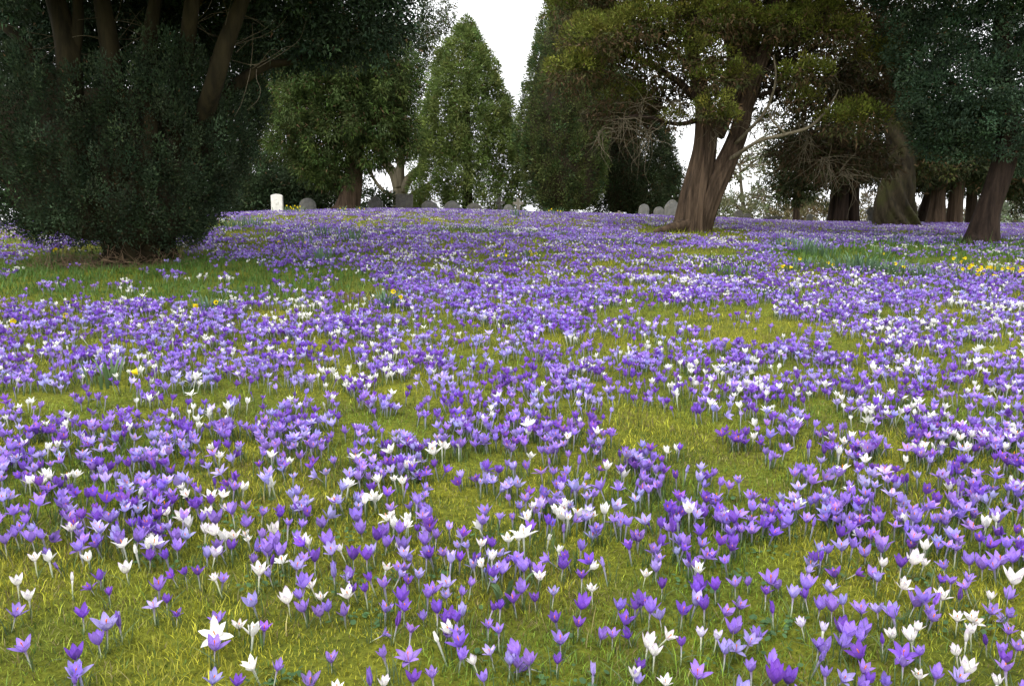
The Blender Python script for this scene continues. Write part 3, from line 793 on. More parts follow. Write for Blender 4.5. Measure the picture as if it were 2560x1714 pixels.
# ------------------------------------------------------------------ gravestones
M_WHITE = stone_mat("white_portland_stone", (.62, .60, .55), (.78, .76, .71))
M_GREY = stone_mat("grey_lichened_stone", (.095, .095, .09), (.20, .195, .185), (.21, .19, .14))
M_DARKST = stone_mat("dark_weathered_stone", (.07, .066, .06), (.15, .14, .125), (.17, .155, .11))
M_BUFF = stone_mat("buff_stone", (.16, .14, .11), (.30, .27, .21), (.2, .2, .15))
def outline(kind, w_, h):
    a = w_ / 2
    P = []
    if kind == "round":
        P = [(-a, 0)] + [(a * math.cos(t_), h - a + a * math.sin(t_)) for t_ in np.linspace(math.pi, 0, 15)] + [(a, 0)]
    elif kind == "flatcurve":
        P = [(-a, 0)] + [(a * c, h - .08 * h * (c * c)) for c in np.linspace(-1, 1, 11)] + [(a, 0)]
    elif kind == "pointed":
        k = h * .62
        L = [(-a + a * s, k + (h - k) * math.sin(s * math.pi / 2) ** .85) for s in np.linspace(0, 1, 8)]
        P = [(-a, 0)] + L + [(-x, z) for x, z in L[-2::-1]] + [(a, 0)]
    elif kind == "shoulder":
        k, s0 = h * .66, a * .68
        P = [(-a, 0), (-a, k), (-a * .86, k + h * .04), (-s0, k + h * .05)] + [(s0 * math.cos(t_), k + h * .05 + (h * .29) * math.sin(t_)) for t_ in np.linspace(math.pi, 0, 13)] + [(s0, k + h * .05), (a * .86, k + h * .04), (a, k), (a, 0)]
    elif kind == "square":
        P = [(-a * 1.12, 0), (-a, h * .35), (-a, h * .94), (-a * .9, h), (a * .9, h), (a, h * .94), (a, h * .35), (a * 1.12, 0)]
    elif kind == "cross":
        s, y0, y1, e = a * .26, h * .58, h * .76, a
        P = [(-s * 1.2, 0), (-s, y0), (-e, y0), (-e, y1), (-s, y1), (-s, h), (s, h), (s, y1), (e, y1), (e, y0), (s, y0), (s * 1.2, 0)]
    elif kind == "wheelcross":
        s = a * .42
        P = [(-a * .62, 0), (-a * .5, h * .52), (-a * .55, h * .58), (-a, h * .66), (-a, h * .8), (-a * .6, h * .86), (-s, h), (s, h), (a * .6, h * .86), (a, h * .8), (a, h * .66), (a * .55, h * .58), (a * .5, h * .52), (a * .62, 0)]
    return P
def prism(P, d, bevel=.012):
    """slab of outline P (x,z) and depth d with chamfered front and back edges"""
    P = np.array(P); n = len(P); c = P.mean(0)
    inn = P + (c - P) * (bevel / (np.linalg.norm(P - c, axis=1)[:, None] + 1e-6))
    rings = [(inn, -d / 2), (P, -d / 2 + bevel), (P, d / 2 - bevel), (inn, d / 2)]
    V = np.vstack([np.column_stack([q[:, 0], np.full(n, y), q[:, 1]]) for q, y in rings])
    i = np.arange(n); j = np.roll(i, -1)
    f = [np.stack([k * n + i, k * n + j, (k + 1) * n + j, (k + 1) * n + i], -1) for k in range(3)]
    faces = [tuple(q) for g in f for q in g] + [tuple(range(n))[::-1], tuple(range(3 * n, 4 * n))]
    return V, faces
def slab(name, P, d, m, parent=None, loc=(0, 0, 0), **kw):
    V, fs = prism(P, d)
    me = bpy.data.meshes.new(name)
    me.from_pydata([tuple(v) for v in V], [], fs)
    me.materials.append(m)
    o = link(name, me, parent, loc=loc, **kw)
    return o
def stone(kind, l, r, top, Y, m, label, rot=0, inset=True, name="gravestone", lean=0, group="weathered gravestones on the crest", base=True):
    px = (l + r) / 2
    b_ = base_at(px, Y)
    w_ = (r - l) / F * Y
    h = at(px, top, Y)[2] - b_[2]
    g = empty(name, b_ - np.array([0, 0, .03]), label, "gravestone", group)
    g.rotation_euler = (0, math.radians(lean), math.radians(rot))
    d = .12 if kind not in ("cross", "wheelcross") else .14
    P = outline(kind, w_, h + .03)
    slab("slab" if "cross" not in kind else "cross", P, d, m, g)
    if inset and "cross" not in kind:
        ip = [(x * .74, z * .70 + h * .18) for x, z in outline("round" if kind in ("pointed", "round", "shoulder") else "flatcurve", w_, h)]
        slab("inscription_panel", ip, .03, m, g, (0, -d / 2 - .004, 0))
    if base:
        slab("plinth", [(-w_ * .62, -.05), (-w_ * .62, .10), (w_ * .62, .10), (w_ * .62, -.05)], d + .14, m, g)
    return g
g = stone("flatcurve", 680, 708, 485, 25.3, M_WHITE, "clean white war-grave headstone with gently curved top beside the daffodils", inset=False, group="headstones", base=False)
ring = []
for k, r_ in ((0, .07), (1, .05)):
    V = [(r_ * math.cos(a), r_ * math.sin(a)) for a in np.linspace(0, 2 * math.pi, 24, endpoint=False)]
    slab("carved_badge", V, .012 + .004 * k, M_WHITE, g, (0, -.061 - .002 * k, .36))
G2 = [("round", 750, 791, 495, 27.5, M_GREY, "double-arched grey gravestone beside the white headstone", 8),
      ("shoulder", 922, 958, 491, 28.5, M_GREY, "grey shouldered gravestone with buff lichen stain past the leaning trunk", -6),
      ("square", 990, 1032, 485, 28.5, M_DARKST, "broad square-topped dark gravestone in front of the forked tree", 4),
      ("pointed", 1054, 1092, 501, 29.0, M_GREY, "grey pointed gravestone next to the square-topped dark stone", -4),
      ("pointed", 1111, 1148, 502, 29.2, M_GREY, "grey pointed gravestone beneath the conical conifer's trunk side", 5),
      ("pointed", 1167, 1204, 507, 29.5, M_DARKST, "low pointed gravestone directly under the conical conifer", 0),
      ("round", 1259, 1284, 511, 29.0, M_GREY, "small round-topped gravestone close beside the buff stone cross", 6),
      ("round", 1596, 1622, 510, 27.5, M_GREY, "round-topped grey gravestone in front of the dark thuja", -8),
      ("round", 1634, 1660, 517, 28.5, M_GREY, "middle and lowest stone of the three by the forked trunk", 5),
      ("pointed", 1661, 1698, 499, 27.0, M_GREY, "tallest arched grey gravestone touching the forked trunk's outline", -5),
      ("round", 1834, 1856, 525, 31.0, M_DARKST, "dark arched gravestone, larger of the pair beyond the forked trunk", 0),
      ("round", 1857, 1876, 533, 31.5, M_DARKST, "dark arched gravestone, smaller of the pair beyond the forked trunk", 0),
      ("round", 2016, 2031, 535, 33.0, M_DARKST, "small dark arched gravestone in the tawny scrub", 0),
      ("wheelcross", 2165, 2182, 517, 30.0, M_DARKST, "dark cross-headed gravestone beside the twisted mossy trunk", 0),
      ("cross", 1283, 1308, 496, 29.5, M_BUFF, "tall buff stone cross in the sky gap by the cypress", 12),
      ("cross", 1234, 1262, 493, 30.5, M_DARKST, "dark stone cross in the shade of the conical conifer", -10),
      ("cross", 1537, 1556, 527, 27.0, M_BUFF, "small buff stone cross low in the crocuses before the thuja", 0)]
for k in G2:
    stone(*k[:7], rot=k[7], base=k[0] != "square", lean=random.uniform(-2, 2))
bx = base_at(1930, 31.0)
tb = empty("box_tomb", bx - np.array([0, 0, .03]), "low dark box tomb beyond the forked trunk", "tomb")
hb = at(1930, 540, 31.0)[2] - bx[2]
slab("chest", [(-.22, 0), (-.22, hb - .05), (.22, hb - .05), (.22, 0)], .7, M_DARKST, tb)
slab("lid", [(-.27, hb - .048), (-.27, hb + .03), (.27, hb + .03), (.27, hb - .048)], .8, M_DARKST, tb)

# ------------------------------------------------------------------ crocuses
CV = {"v": (.345, .225, .680), "d": (.220, .095, .530), "l": (.430, .375, .760), "w": (.86, .85, .82), "t": (.72, .68, .84)}
def pw(u):
    return np.sin(math.pi * np.clip(u, 0, 1) ** .82) ** .75 * (1 - .12 * u)
def petals(Bp, ax, yaw, tilt, k, Ln, Wd, us, vsx, cup=.35):
    """Bp (n,3) flower bases, ax (n,3) unit lean axis, yaw/tilt/k/Ln/Wd (n,6) -> verts (n,6,len(us),len(vs),3)"""
    us = np.array(us, float); vsx = np.array(vsx, float)
    fine = np.linspace(0, 1, 41)
    ang = tilt[..., None] + k[..., None] * (fine - .2)
    dr = np.concatenate([np.zeros(ang.shape[:-1] + (1,)), np.cumsum(np.sin(ang[..., :-1]), -1)], -1) / 40
    dz = np.concatenate([np.zeros(ang.shape[:-1] + (1,)), np.cumsum(np.cos(ang[..., :-1]), -1)], -1) / 40
    ix = np.round(us * 40).astype(int)
    R, Zz, A = dr[..., ix] * Ln[..., None], dz[..., ix] * Ln[..., None], ang[..., ix]
    half = pw(us) * Wd[..., None] * .5
    half = np.maximum(half, Wd[..., None] * .02)
    x = half[..., None] * vsx                      # across
    inn = half[..., None] * cup * vsx ** 2         # edges cupped towards the axis
    r = R[..., None] - inn * np.cos(A)[..., None]
    z = Zz[..., None] + inn * np.sin(A)[..., None]
    c, s = np.cos(yaw)[..., None, None], np.sin(yaw)[..., None, None]
    P = np.stack([r * c - x * s, r * s + x * c, z], -1)
    e = np.broadcast_to(np.array([1.0, 0, 0]), ax.shape)
    b1 = unit(np.cross(np.cross(ax, e), ax)); b2 = np.cross(ax, b1)
    M = np.stack([b1, b2, ax], -1)                 # columns
    return np.einsum('nij,npabj->npabi', M, P) + Bp[:, None, None, None, :]
def grid_faces(npet, nr, nc):
    g = np.arange(nr * nc).reshape(nr, nc)
    q = np.stack([g[:-1, :-1], g[:-1, 1:], g[1:, 1:], g[1:, :-1]], -1).reshape(-1, 4)
    return (np.arange(npet)[:, None, None] * nr * nc + q[None]).reshape(-1, 4)
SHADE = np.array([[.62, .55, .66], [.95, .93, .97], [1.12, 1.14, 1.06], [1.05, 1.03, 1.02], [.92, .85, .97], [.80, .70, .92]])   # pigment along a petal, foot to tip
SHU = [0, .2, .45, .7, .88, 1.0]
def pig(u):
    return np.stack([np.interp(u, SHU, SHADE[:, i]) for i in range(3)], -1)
STATE = {"o": (.70, -.12, .11, 1.10), "c": (.60, -.52, .09, 1.14), "b": (.13, -.26, .03, .80), "s": (1.0, .10, .12, 1.05), "f": (.60, .6, .25, 1.0)}   # tilt, curl, spread of tilt, width

# --- the individual crocuses: head centres read from the photograph; z-strings: x y width colour state
ZA = """40 1150 85 vo;80 1005 52 wc;135 1070 55 wc;165 900 60 wo;215 880 45 vc;285 925 15 vb;325 1000 12 wb;345 850 85 vs;435 1025 40 df;500 1060 40 dc;585 945 60 wc;682 890 55 dc;740 770 65 vo;700 800 45 wo;805 845 60 vc;800 800 55 vc;815 960 60 do;855 965 30 dc;910 965 60 do;963 875 75 to;1055 850 55 dc;1015 985 50 wo;1175 960 90 wo;1140 910 45 vc;1225 905 20 db;1250 965 30 lc;1330 1075 72 wc;1380 1000 75 vc;1450 1020 60 wo;1475 1080 48 wo;1385 1070 50 vc;1400 1120 60 vc;1465 1140 60 vc;1510 1120 55 vc;1595 1060 85 wo;1635 1040 32 dc;1530 960 30 lb;1580 995 50 lf;1615 970 60 vc;1720 975 40 dc;1745 950 55 wo;1790 970 45 lo;1680 1040 28 dc;1835 1075 75 dc;1845 1125 75 do;1860 1005 60 do;1915 980 65 lo;1980 1035 75 vo;2065 1000 80 lo;2045 1065 65 lo;2105 1050 30 vc;2140 1015 40 vc;2225 965 60 dc;2295 950 65 vc;2280 1000 50 lo;1940 1165 40 vc;2000 1140 66 dc;2060 1155 75 do;2120 1140 60 lc;2035 1180 56 dc;2100 1180 50 dc;2220 1130 60 do;2285 1125 45 dc;2230 1210 60 vo;2285 1225 50 vo;1860 1235 65 vo;2030 1240 70 vo;2095 1235 65 vo;1795 1190 28 db;1685 1210 50 vf;1785 1325 45 vc;1870 1340 130 vs;2095 1325 65 vc;2265 1320 65 lo;2195 1370 50 wc;2330 1370 60 lc;1885 1435 60 dc;1990 1445 65 vo;2230 1450 50 vc;1700 1455 35 vb;1745 1470 45 wc;1410 1465 95 vo;1515 1355 75 vo;1240 1405 55 vc;1065 1470 55 dc;940 1450 90 lo;975 1300 95 vo;320 1420 110 lo;340 1340 75 dc;455 1275 75 vc;480 1190 110 lo;550 1175 30 vb;375 1145 60 dc;140 1295 95 vo;705 1100 75 ls;760 1095 45 dc;805 1160 45 df;1000 1170 75 vo;1090 1205 65 wo;20 820 55 vc;80 780 50 vc;155 800 68 vc;210 775 60 vc;235 715 40 lc;315 680 60 lo;510 715 85 vo;440 780 55 wo;320 765 70 wo;362 795 72 vo;610 745 45 dc;560 815 72 vc;612 805 66 vc;850 700 80 wo;775 690 60 wo;930 775 55 wc;950 690 50 wc;1015 672 50 wo;1070 680 65 vc;1120 730 60 vc;1190 692 60 vo;975 720 70 vc;1005 765 60 wc;1085 792 65 wo;1130 790 48 wo;1132 832 75 vo;1245 770 65 wc;1305 745 50 vo;1365 747 55 vo;1340 805 45 vc;1222 852 66 vc;1272 872 66 vc;1265 822 70 vc;1310 902 60 vo;1375 895 60 vo;1345 922 80 lo;1440 900 66 dc;1500 810 75 vc;1480 742 58 vc;1520 852 90 lo;1585 855 36 wc;1615 885 72 dc;1680 890 60 dc;1715 860 48 lc;1795 835 36 wc;1850 882 76 lo;1905 897 35 lc;1645 700 72 vc;1660 765 68 vc;1712 792 66 dc;1762 778 66 vc;1812 760 60 vc;1760 830 60 vc;1842 832 66 vc;1800 708 40 wc;1907 765 35 dc;1982 760 58 lo;1945 815 66 vc;1990 800 50 vc;1975 882 72 vo;2040 877 60 vo;2105 842 50 lo;2155 847 48 lo;2185 835 58 wo;2252 832 45 dc;2287 877 82 ls"""
ZB = """45 1322 80 vc;20 1372 60 vc;85 1370 68 vc;145 1330 60 vc;205 1365 36 dc;225 1275 90 vo;300 1192 70 do;400 1250 58 vc;460 1245 65 vo;550 1240 54 dc;475 1105 60 vc;110 1087 60 do;305 1090 76 dc;370 1047 55 wo;185 1057 60 lo;120 982 65 wo;320 985 60 do;225 927 62 dc;50 1022 66 vc;60 932 68 vc;600 972 55 wo;660 940 58 lc;685 1025 55 dc;600 1088 74 vc;625 1130 74 vc;690 1170 72 lo;655 1222 68 wo;608 1282 76 wc;648 1328 60 wc;565 1385 40 dc;548 1428 58 wc;575 1452 58 lc;775 1297 45 dc;770 1127 82 do;868 1250 45 tc;925 1250 45 tc;880 1022 80 dc;845 1035 60 dc;935 1025 60 dc;885 1112 68 dc;960 1142 82 vo;1040 1112 74 vo;1025 1012 68 vo;1080 1015 45 vc;1005 1210 84 vc;1062 1240 78 lo;1130 1252 64 vc;970 1322 74 lc;1022 1300 95 ls;845 1412 105 vo;705 1470 65 wo;1185 1357 72 vc;1105 1400 60 vc;1185 1440 100 dc;1262 1432 86 dc;1020 1472 78 lc;1190 980 100 vo;1225 1030 50 vc;1160 1057 60 do;1205 1130 25 db;1280 1067 64 lc;1335 1020 76 vc;1365 1075 54 dc;1455 1042 78 lo;1400 1107 68 vc;1470 1117 76 vc;1530 1105 55 lc;1610 1132 86 vo;1690 1142 76 lo;1740 1132 80 lo;1820 1092 100 vo;1345 1200 50 tc;1420 1230 45 tc;1495 1210 80 dc;1545 1232 80 vc;1590 1220 76 vc;1500 1272 76 vc;1600 1262 60 vc;1400 1287 45 vc;1435 1312 78 vc;1760 1240 55 wc;1825 1217 38 wc;1850 1262 68 wc;1705 1280 18 db;1797 1322 120 ds;1790 1387 78 vo;1880 1330 50 vc;1480 1402 82 lo;1440 1432 40 vc;1575 1450 60 vc;1625 1450 50 dc;1715 1435 64 vc;1870 1442 64 wo;1935 1422 68 vc;2030 1432 95 lo;2082 1402 84 wc;2055 1327 55 wc;2040 1167 68 wo;2085 1160 68 wo;2130 1182 76 wo;2110 1222 40 wc;2080 1265 25 wb;1965 1072 76 wo;1770 1012 74 wo;1660 967 74 vo;1670 992 45 lc;1490 972 74 do;1525 932 35 dc;1325 937 40 lc;1440 862 50 vc;1385 852 74 lo;1515 842 82 lo;1625 872 80 vo;1690 852 60 vc;1690 925 50 wc;1780 922 60 dc;1810 885 74 wc;1870 920 40 wc;1990 937 60 vo;1950 992 55 do;2005 1007 60 vo;2080 992 60 vo;2120 1022 60 vo;2050 1072 25 db;2185 1080 40 wc;2265 1067 60 vc;2180 1132 70 vo;2260 1142 50 vc;2320 1152 60 lo;2270 1227 70 vo;2185 1257 25 db;2230 1312 45 vc;2300 1302 70 vo;2270 1362 60 dc;2280 1412 74 vo;2320 1470 50 vc;2225 1475 50 wc;2105 912 64 vc;2160 922 76 vc;2230 902 94 vo;2300 892 70 vc;2300 992 84 wc;2030 857 50 vo"""
IND = []
for txt, ox in ((ZA, 0.0), (ZB, 1280.0)):
    for e in txt.split(";"):
        x, y, ww, cs_ = e.split()
        IND.append((ox + float(x) / 1.8297, 900 + float(y) / 1.8297, float(ww) / 1.8297, cs_[0], cs_[1]))
# petal meshes shared by all: three curls
HU, HV = [0, .13, .3, .5, .68, .84, .94, 1.0], [-1, -.5, 0, .5, 1]
def petal_mesh(nm, curl, width):
    z = np.zeros((1, 1))
    V = petals(np.zeros((1, 3)), np.array([[0, 0, 1.0]]), z, z, z + curl, z + 1.0, z + width, HU, HV)[0, 0]
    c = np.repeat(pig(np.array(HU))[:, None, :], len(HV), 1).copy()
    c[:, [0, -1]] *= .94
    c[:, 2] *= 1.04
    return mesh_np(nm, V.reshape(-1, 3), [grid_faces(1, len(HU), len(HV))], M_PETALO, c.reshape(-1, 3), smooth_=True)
PETAL = {s: [petal_mesh("petal", STATE[s][1] + dk_, .44 * STATE[s][3] * wv) for dk_, wv in ((0, 1), (.15, .92), (-.12, 1.06))] for s in STATE}
V, f, c = tube([(0, 0, 0), (.02, 0, .4), (0, .01, .8), (0, 0, 1.03)], [.030, .032, .040, .06], sides=6, n=2)
hgt = V[:, 2]
scol = np.stack([np.interp(hgt, [0, .5, .82, 1.03], q) for q in ([.30, .62, .50, .30], [.40, .66, .46, .20], [.16, .50, .56, .40])], -1)
STEM_V = mesh_np("stem", V, [f, c], M_PETAL, scol, smooth_=True)
scolw = np.stack([np.interp(hgt, [0, .5, .82, 1.03], q) for q in ([.30, .66, .76, .80], [.40, .70, .76, .78], [.16, .50, .62, .76])], -1)
STEM_W = mesh_np("stem", V, [f, c], M_PETAL, scolw, smooth_=True)
V, f, c = tube([(0, 0, 0), (0, 0, .5), (.02, 0, .62), (.03, .02, .74)], [.02, .022, .05, .035], sides=6, n=2)
STYLE = mesh_np("stigma", V, [f, c], M_PETAL, np.full((len(V), 3), 1.0) * np.array([.85, .26, .03]), smooth_=True)
def leaf_mesh(nm, bend, wd, seed, col):
    s = np.linspace(0, 1, 8)
    r = bend * s ** 2
    z = s * (1 - .35 * bend * s)
    wdt = wd * np.minimum(1, 6 * s + .5) * (1 - s ** 3)
    V = np.stack([np.stack([-wdt, r, z], -1), np.stack([wdt * 0, r + wd * .5, z], -1), np.stack([wdt, r, z], -1)], 1)
    c = np.repeat((np.array(col)[None] * (.7 + .5 * s)[:, None])[:, None], 3, 1).copy()
    c[:, 1] = c[:, 1] * .5 + np.array([.20, .24, .16]) * .5
    return mesh_np(nm, V.reshape(-1, 3), [grid_faces(1, 8, 3)], M_GRASS, c.reshape(-1, 3), smooth_=True)
CLEAF = [leaf_mesh("leaf", b_, .022, i, (.07, .13, .035)) for i, b_ in enumerate((.15, .35, .6, .9))]

CNAME = {"v": "violet", "d": "deep purple", "l": "pale lilac", "w": "white", "t": "white lilac-tinged"}
SNAME = {"o": "open", "c": "cup-shaped", "b": "closed bud", "s": "wide star-shaped", "f": "flopped over"}
CSHORT = {"v": "violet", "d": "purple", "l": "lilac", "w": "white", "t": "tinged"}
SSHORT = {"o": "bloom", "c": "cup", "b": "bud", "s": "star", "f": "flopped"}
ind_pos = []
inst = []
for px, py, ww, cc, ss in IND:
    if py > 1735 or py < 1262: continue
    dist0 = on_ground(px, py, .07)
    d0 = project(dist0)[2]
    width = ww * d0 / F * 1.04
    wf = {"o": 1.28, "c": .98, "b": .40, "s": 1.62, "f": 1.2}[ss]
    Lp = float(np.clip(width / wf, .028, .060))
    hs_ = float(np.clip(rng.normal(.045, .011), .024, .075)) * (.6 if ss == "f" else 1.0)
    g0 = on_ground(px, py, hs_ + Lp * .45)
    inst.append((g0, Lp, hs_, cc, ss, px, py))
for g0, Lp, hs_, cc, ss, px, py in inst:
    nb = sorted((math.hypot(q[0][0] - g0[0], q[0][1] - g0[1]), q[3], q[4]) for q in inst if q[0] is not g0)
    near = sum(1 for q in nb if q[0] < .085)
    short = lambda q: f"{CSHORT[q[1]]} {SSHORT[q[2]]}"
    where = ("alone in moss" if near == 0 else "in a pair" if near == 1 else "in a loose tuft" if near < 4 else "in a crowded tuft")
    where += f", between {short(nb[0])} and {short(nb[1])}"
    lean = rng.normal(0, .15, 2) + (rng.normal(0, .6, 2) if ss == "f" or rng.random() < .06 else 0)
    cmul = np.exp(rng.normal(0, .10)) * np.exp(rng.normal(0, .03, 3))
    if cc in "wt": cmul = np.full(3, min(1.0, float(np.exp(rng.normal(-.03, .03)))))
    colr = np.clip(np.array(CV[cc]) * cmul, 0, .9)
    tilt_w = "" if math.hypot(*lean) < .2 else "tilted "
    o = empty("crocus", g0, f"{tilt_w}{CNAME[cc]} crocus, {SNAME[ss]}, {where}", "crocus", "crocuses in the mossy grass")
    Rl = Matrix.Rotation(lean[0], 4, 'X') @ Matrix.Rotation(lean[1], 4, 'Y') @ Matrix.Rotation(rng.uniform(0, 6.28), 4, 'Z')
    st = link("stem", STEM_W if cc in "wt" else STEM_V, o)
    st.matrix_local = Rl @ Matrix.Diagonal((hs_ * .95, hs_ * .95, hs_, 1))
    head = Rl @ Matrix.Translation((0, 0, hs_))
    tl, kk, sprd, wdm = STATE[ss]
    for i in range(6):
        inner = i % 2
        ps = link("petal", PETAL[ss][int(rng.integers(3))], o)
        ta = max(.02, tl * (.82 if inner else 1.12) + rng.normal(0, sprd))
        L1 = Lp * (.95 if inner else 1.04) * rng.uniform(.94, 1.06)
        # petals grow with +x as 'outwards': rotate outwards about y, then round the axis
        ps.matrix_local = head @ Matrix.Rotation(i * math.pi / 3 + rng.normal(0, .09), 4, 'Z') @ Matrix.Translation((.0012, 0, 0)) @ Matrix.Rotation(ta, 4, 'Y') @ Matrix.Diagonal((L1, L1, L1, 1))
        k2 = .92 if inner else 1.04
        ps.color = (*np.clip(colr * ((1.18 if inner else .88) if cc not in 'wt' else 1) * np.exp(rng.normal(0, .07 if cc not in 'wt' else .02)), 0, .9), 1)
    if ss in "osf":
        sg = link("stigma", STYLE, o)
        sg.matrix_local = head @ Matrix.Diagonal((Lp * .9, Lp * .9, Lp * .9, 1))
    for i in range(int(rng.integers(4, 8))):
        lf = link("leaf", CLEAF[int(rng.integers(4))], o)
        Ll = rng.uniform(.040, .095)
        lf.matrix_local = Matrix.Translation((rng.normal(0, .008), rng.normal(0, .008), -.003)) @ Matrix.Rotation(rng.uniform(0, 6.28), 4, 'Z') @ Matrix.Rotation(rng.normal(0, .15), 4, 'X') @ Matrix.Diagonal((Ll * .8, Ll, Ll, 1))
    ind_pos.append(g0)
ind_pos = np.array(ind_pos)

# --- all the other crocuses, thousands of them: one mass
def scatter_clumps(y0, y1, dens, mean_n, rad):
    """crocus positions between distances y0 and y1"""
    wid = lambda y: .70 * y + 1.2
    area = (wid(y1) + wid(y0)) * (y1 - y0)
    nc = int(area * dens / mean_n)
    y = np.sqrt(rng.uniform(y0 ** 2, y1 ** 2, nc * 2))[:nc]
    x = rng.uniform(-1, 1, nc) * wid(y)
    z = ground(x, y) + .06
    px, py, _ = project(np.stack([x, y, z], 1))
    g = grassy(px, py)
    fld = vnoise(x * 1.9 + 13, y * 1.9, 25) * .5 + vnoise(x * 4.3, y * 4.3, 22) * .5
    far = smooth(3.5, 9, y)
    p = ((.36 + .64 * smooth(.25, .55, fld)) * (1 - far) + (.42 + .58 * smooth(.25, .55, fld)) * far) * (1 - g) * (1 - soil(x, y) * .95)
    k = rng.random(nc) < p
    x, y = x[k], y[k]
    m = rng.poisson(mean_n, len(x)) + 1
    cw = rng.random(len(x))
    wh = smooth(.52, .8, vnoise(x * 1.1 + 40, y * 1.1, 31)) * .14 + .028
    wh = np.where((x / y < -.1) & (y < 6), wh * 2.2 + .03, wh)
    idx = np.repeat(np.arange(len(x)), m)
    r = rad * np.sqrt(rng.random(len(idx))) * rng.uniform(.5, 1.5, len(x))[idx]
    a = rng.uniform(0, 6.28, len(idx))
    X_, Y_ = x[idx] + r * np.cos(a), y[idx] + r * np.sin(a)
    isw = np.where(cw < wh, rng.random(len(x)) + 9, rng.random(len(x)))[idx]
    shade = rng.random(len(x))[idx]
    # a lone white among the purple
    isw = np.where(rng.random(len(idx)) < .045, 9, isw)
    return X_, Y_, isw >= 9, shade
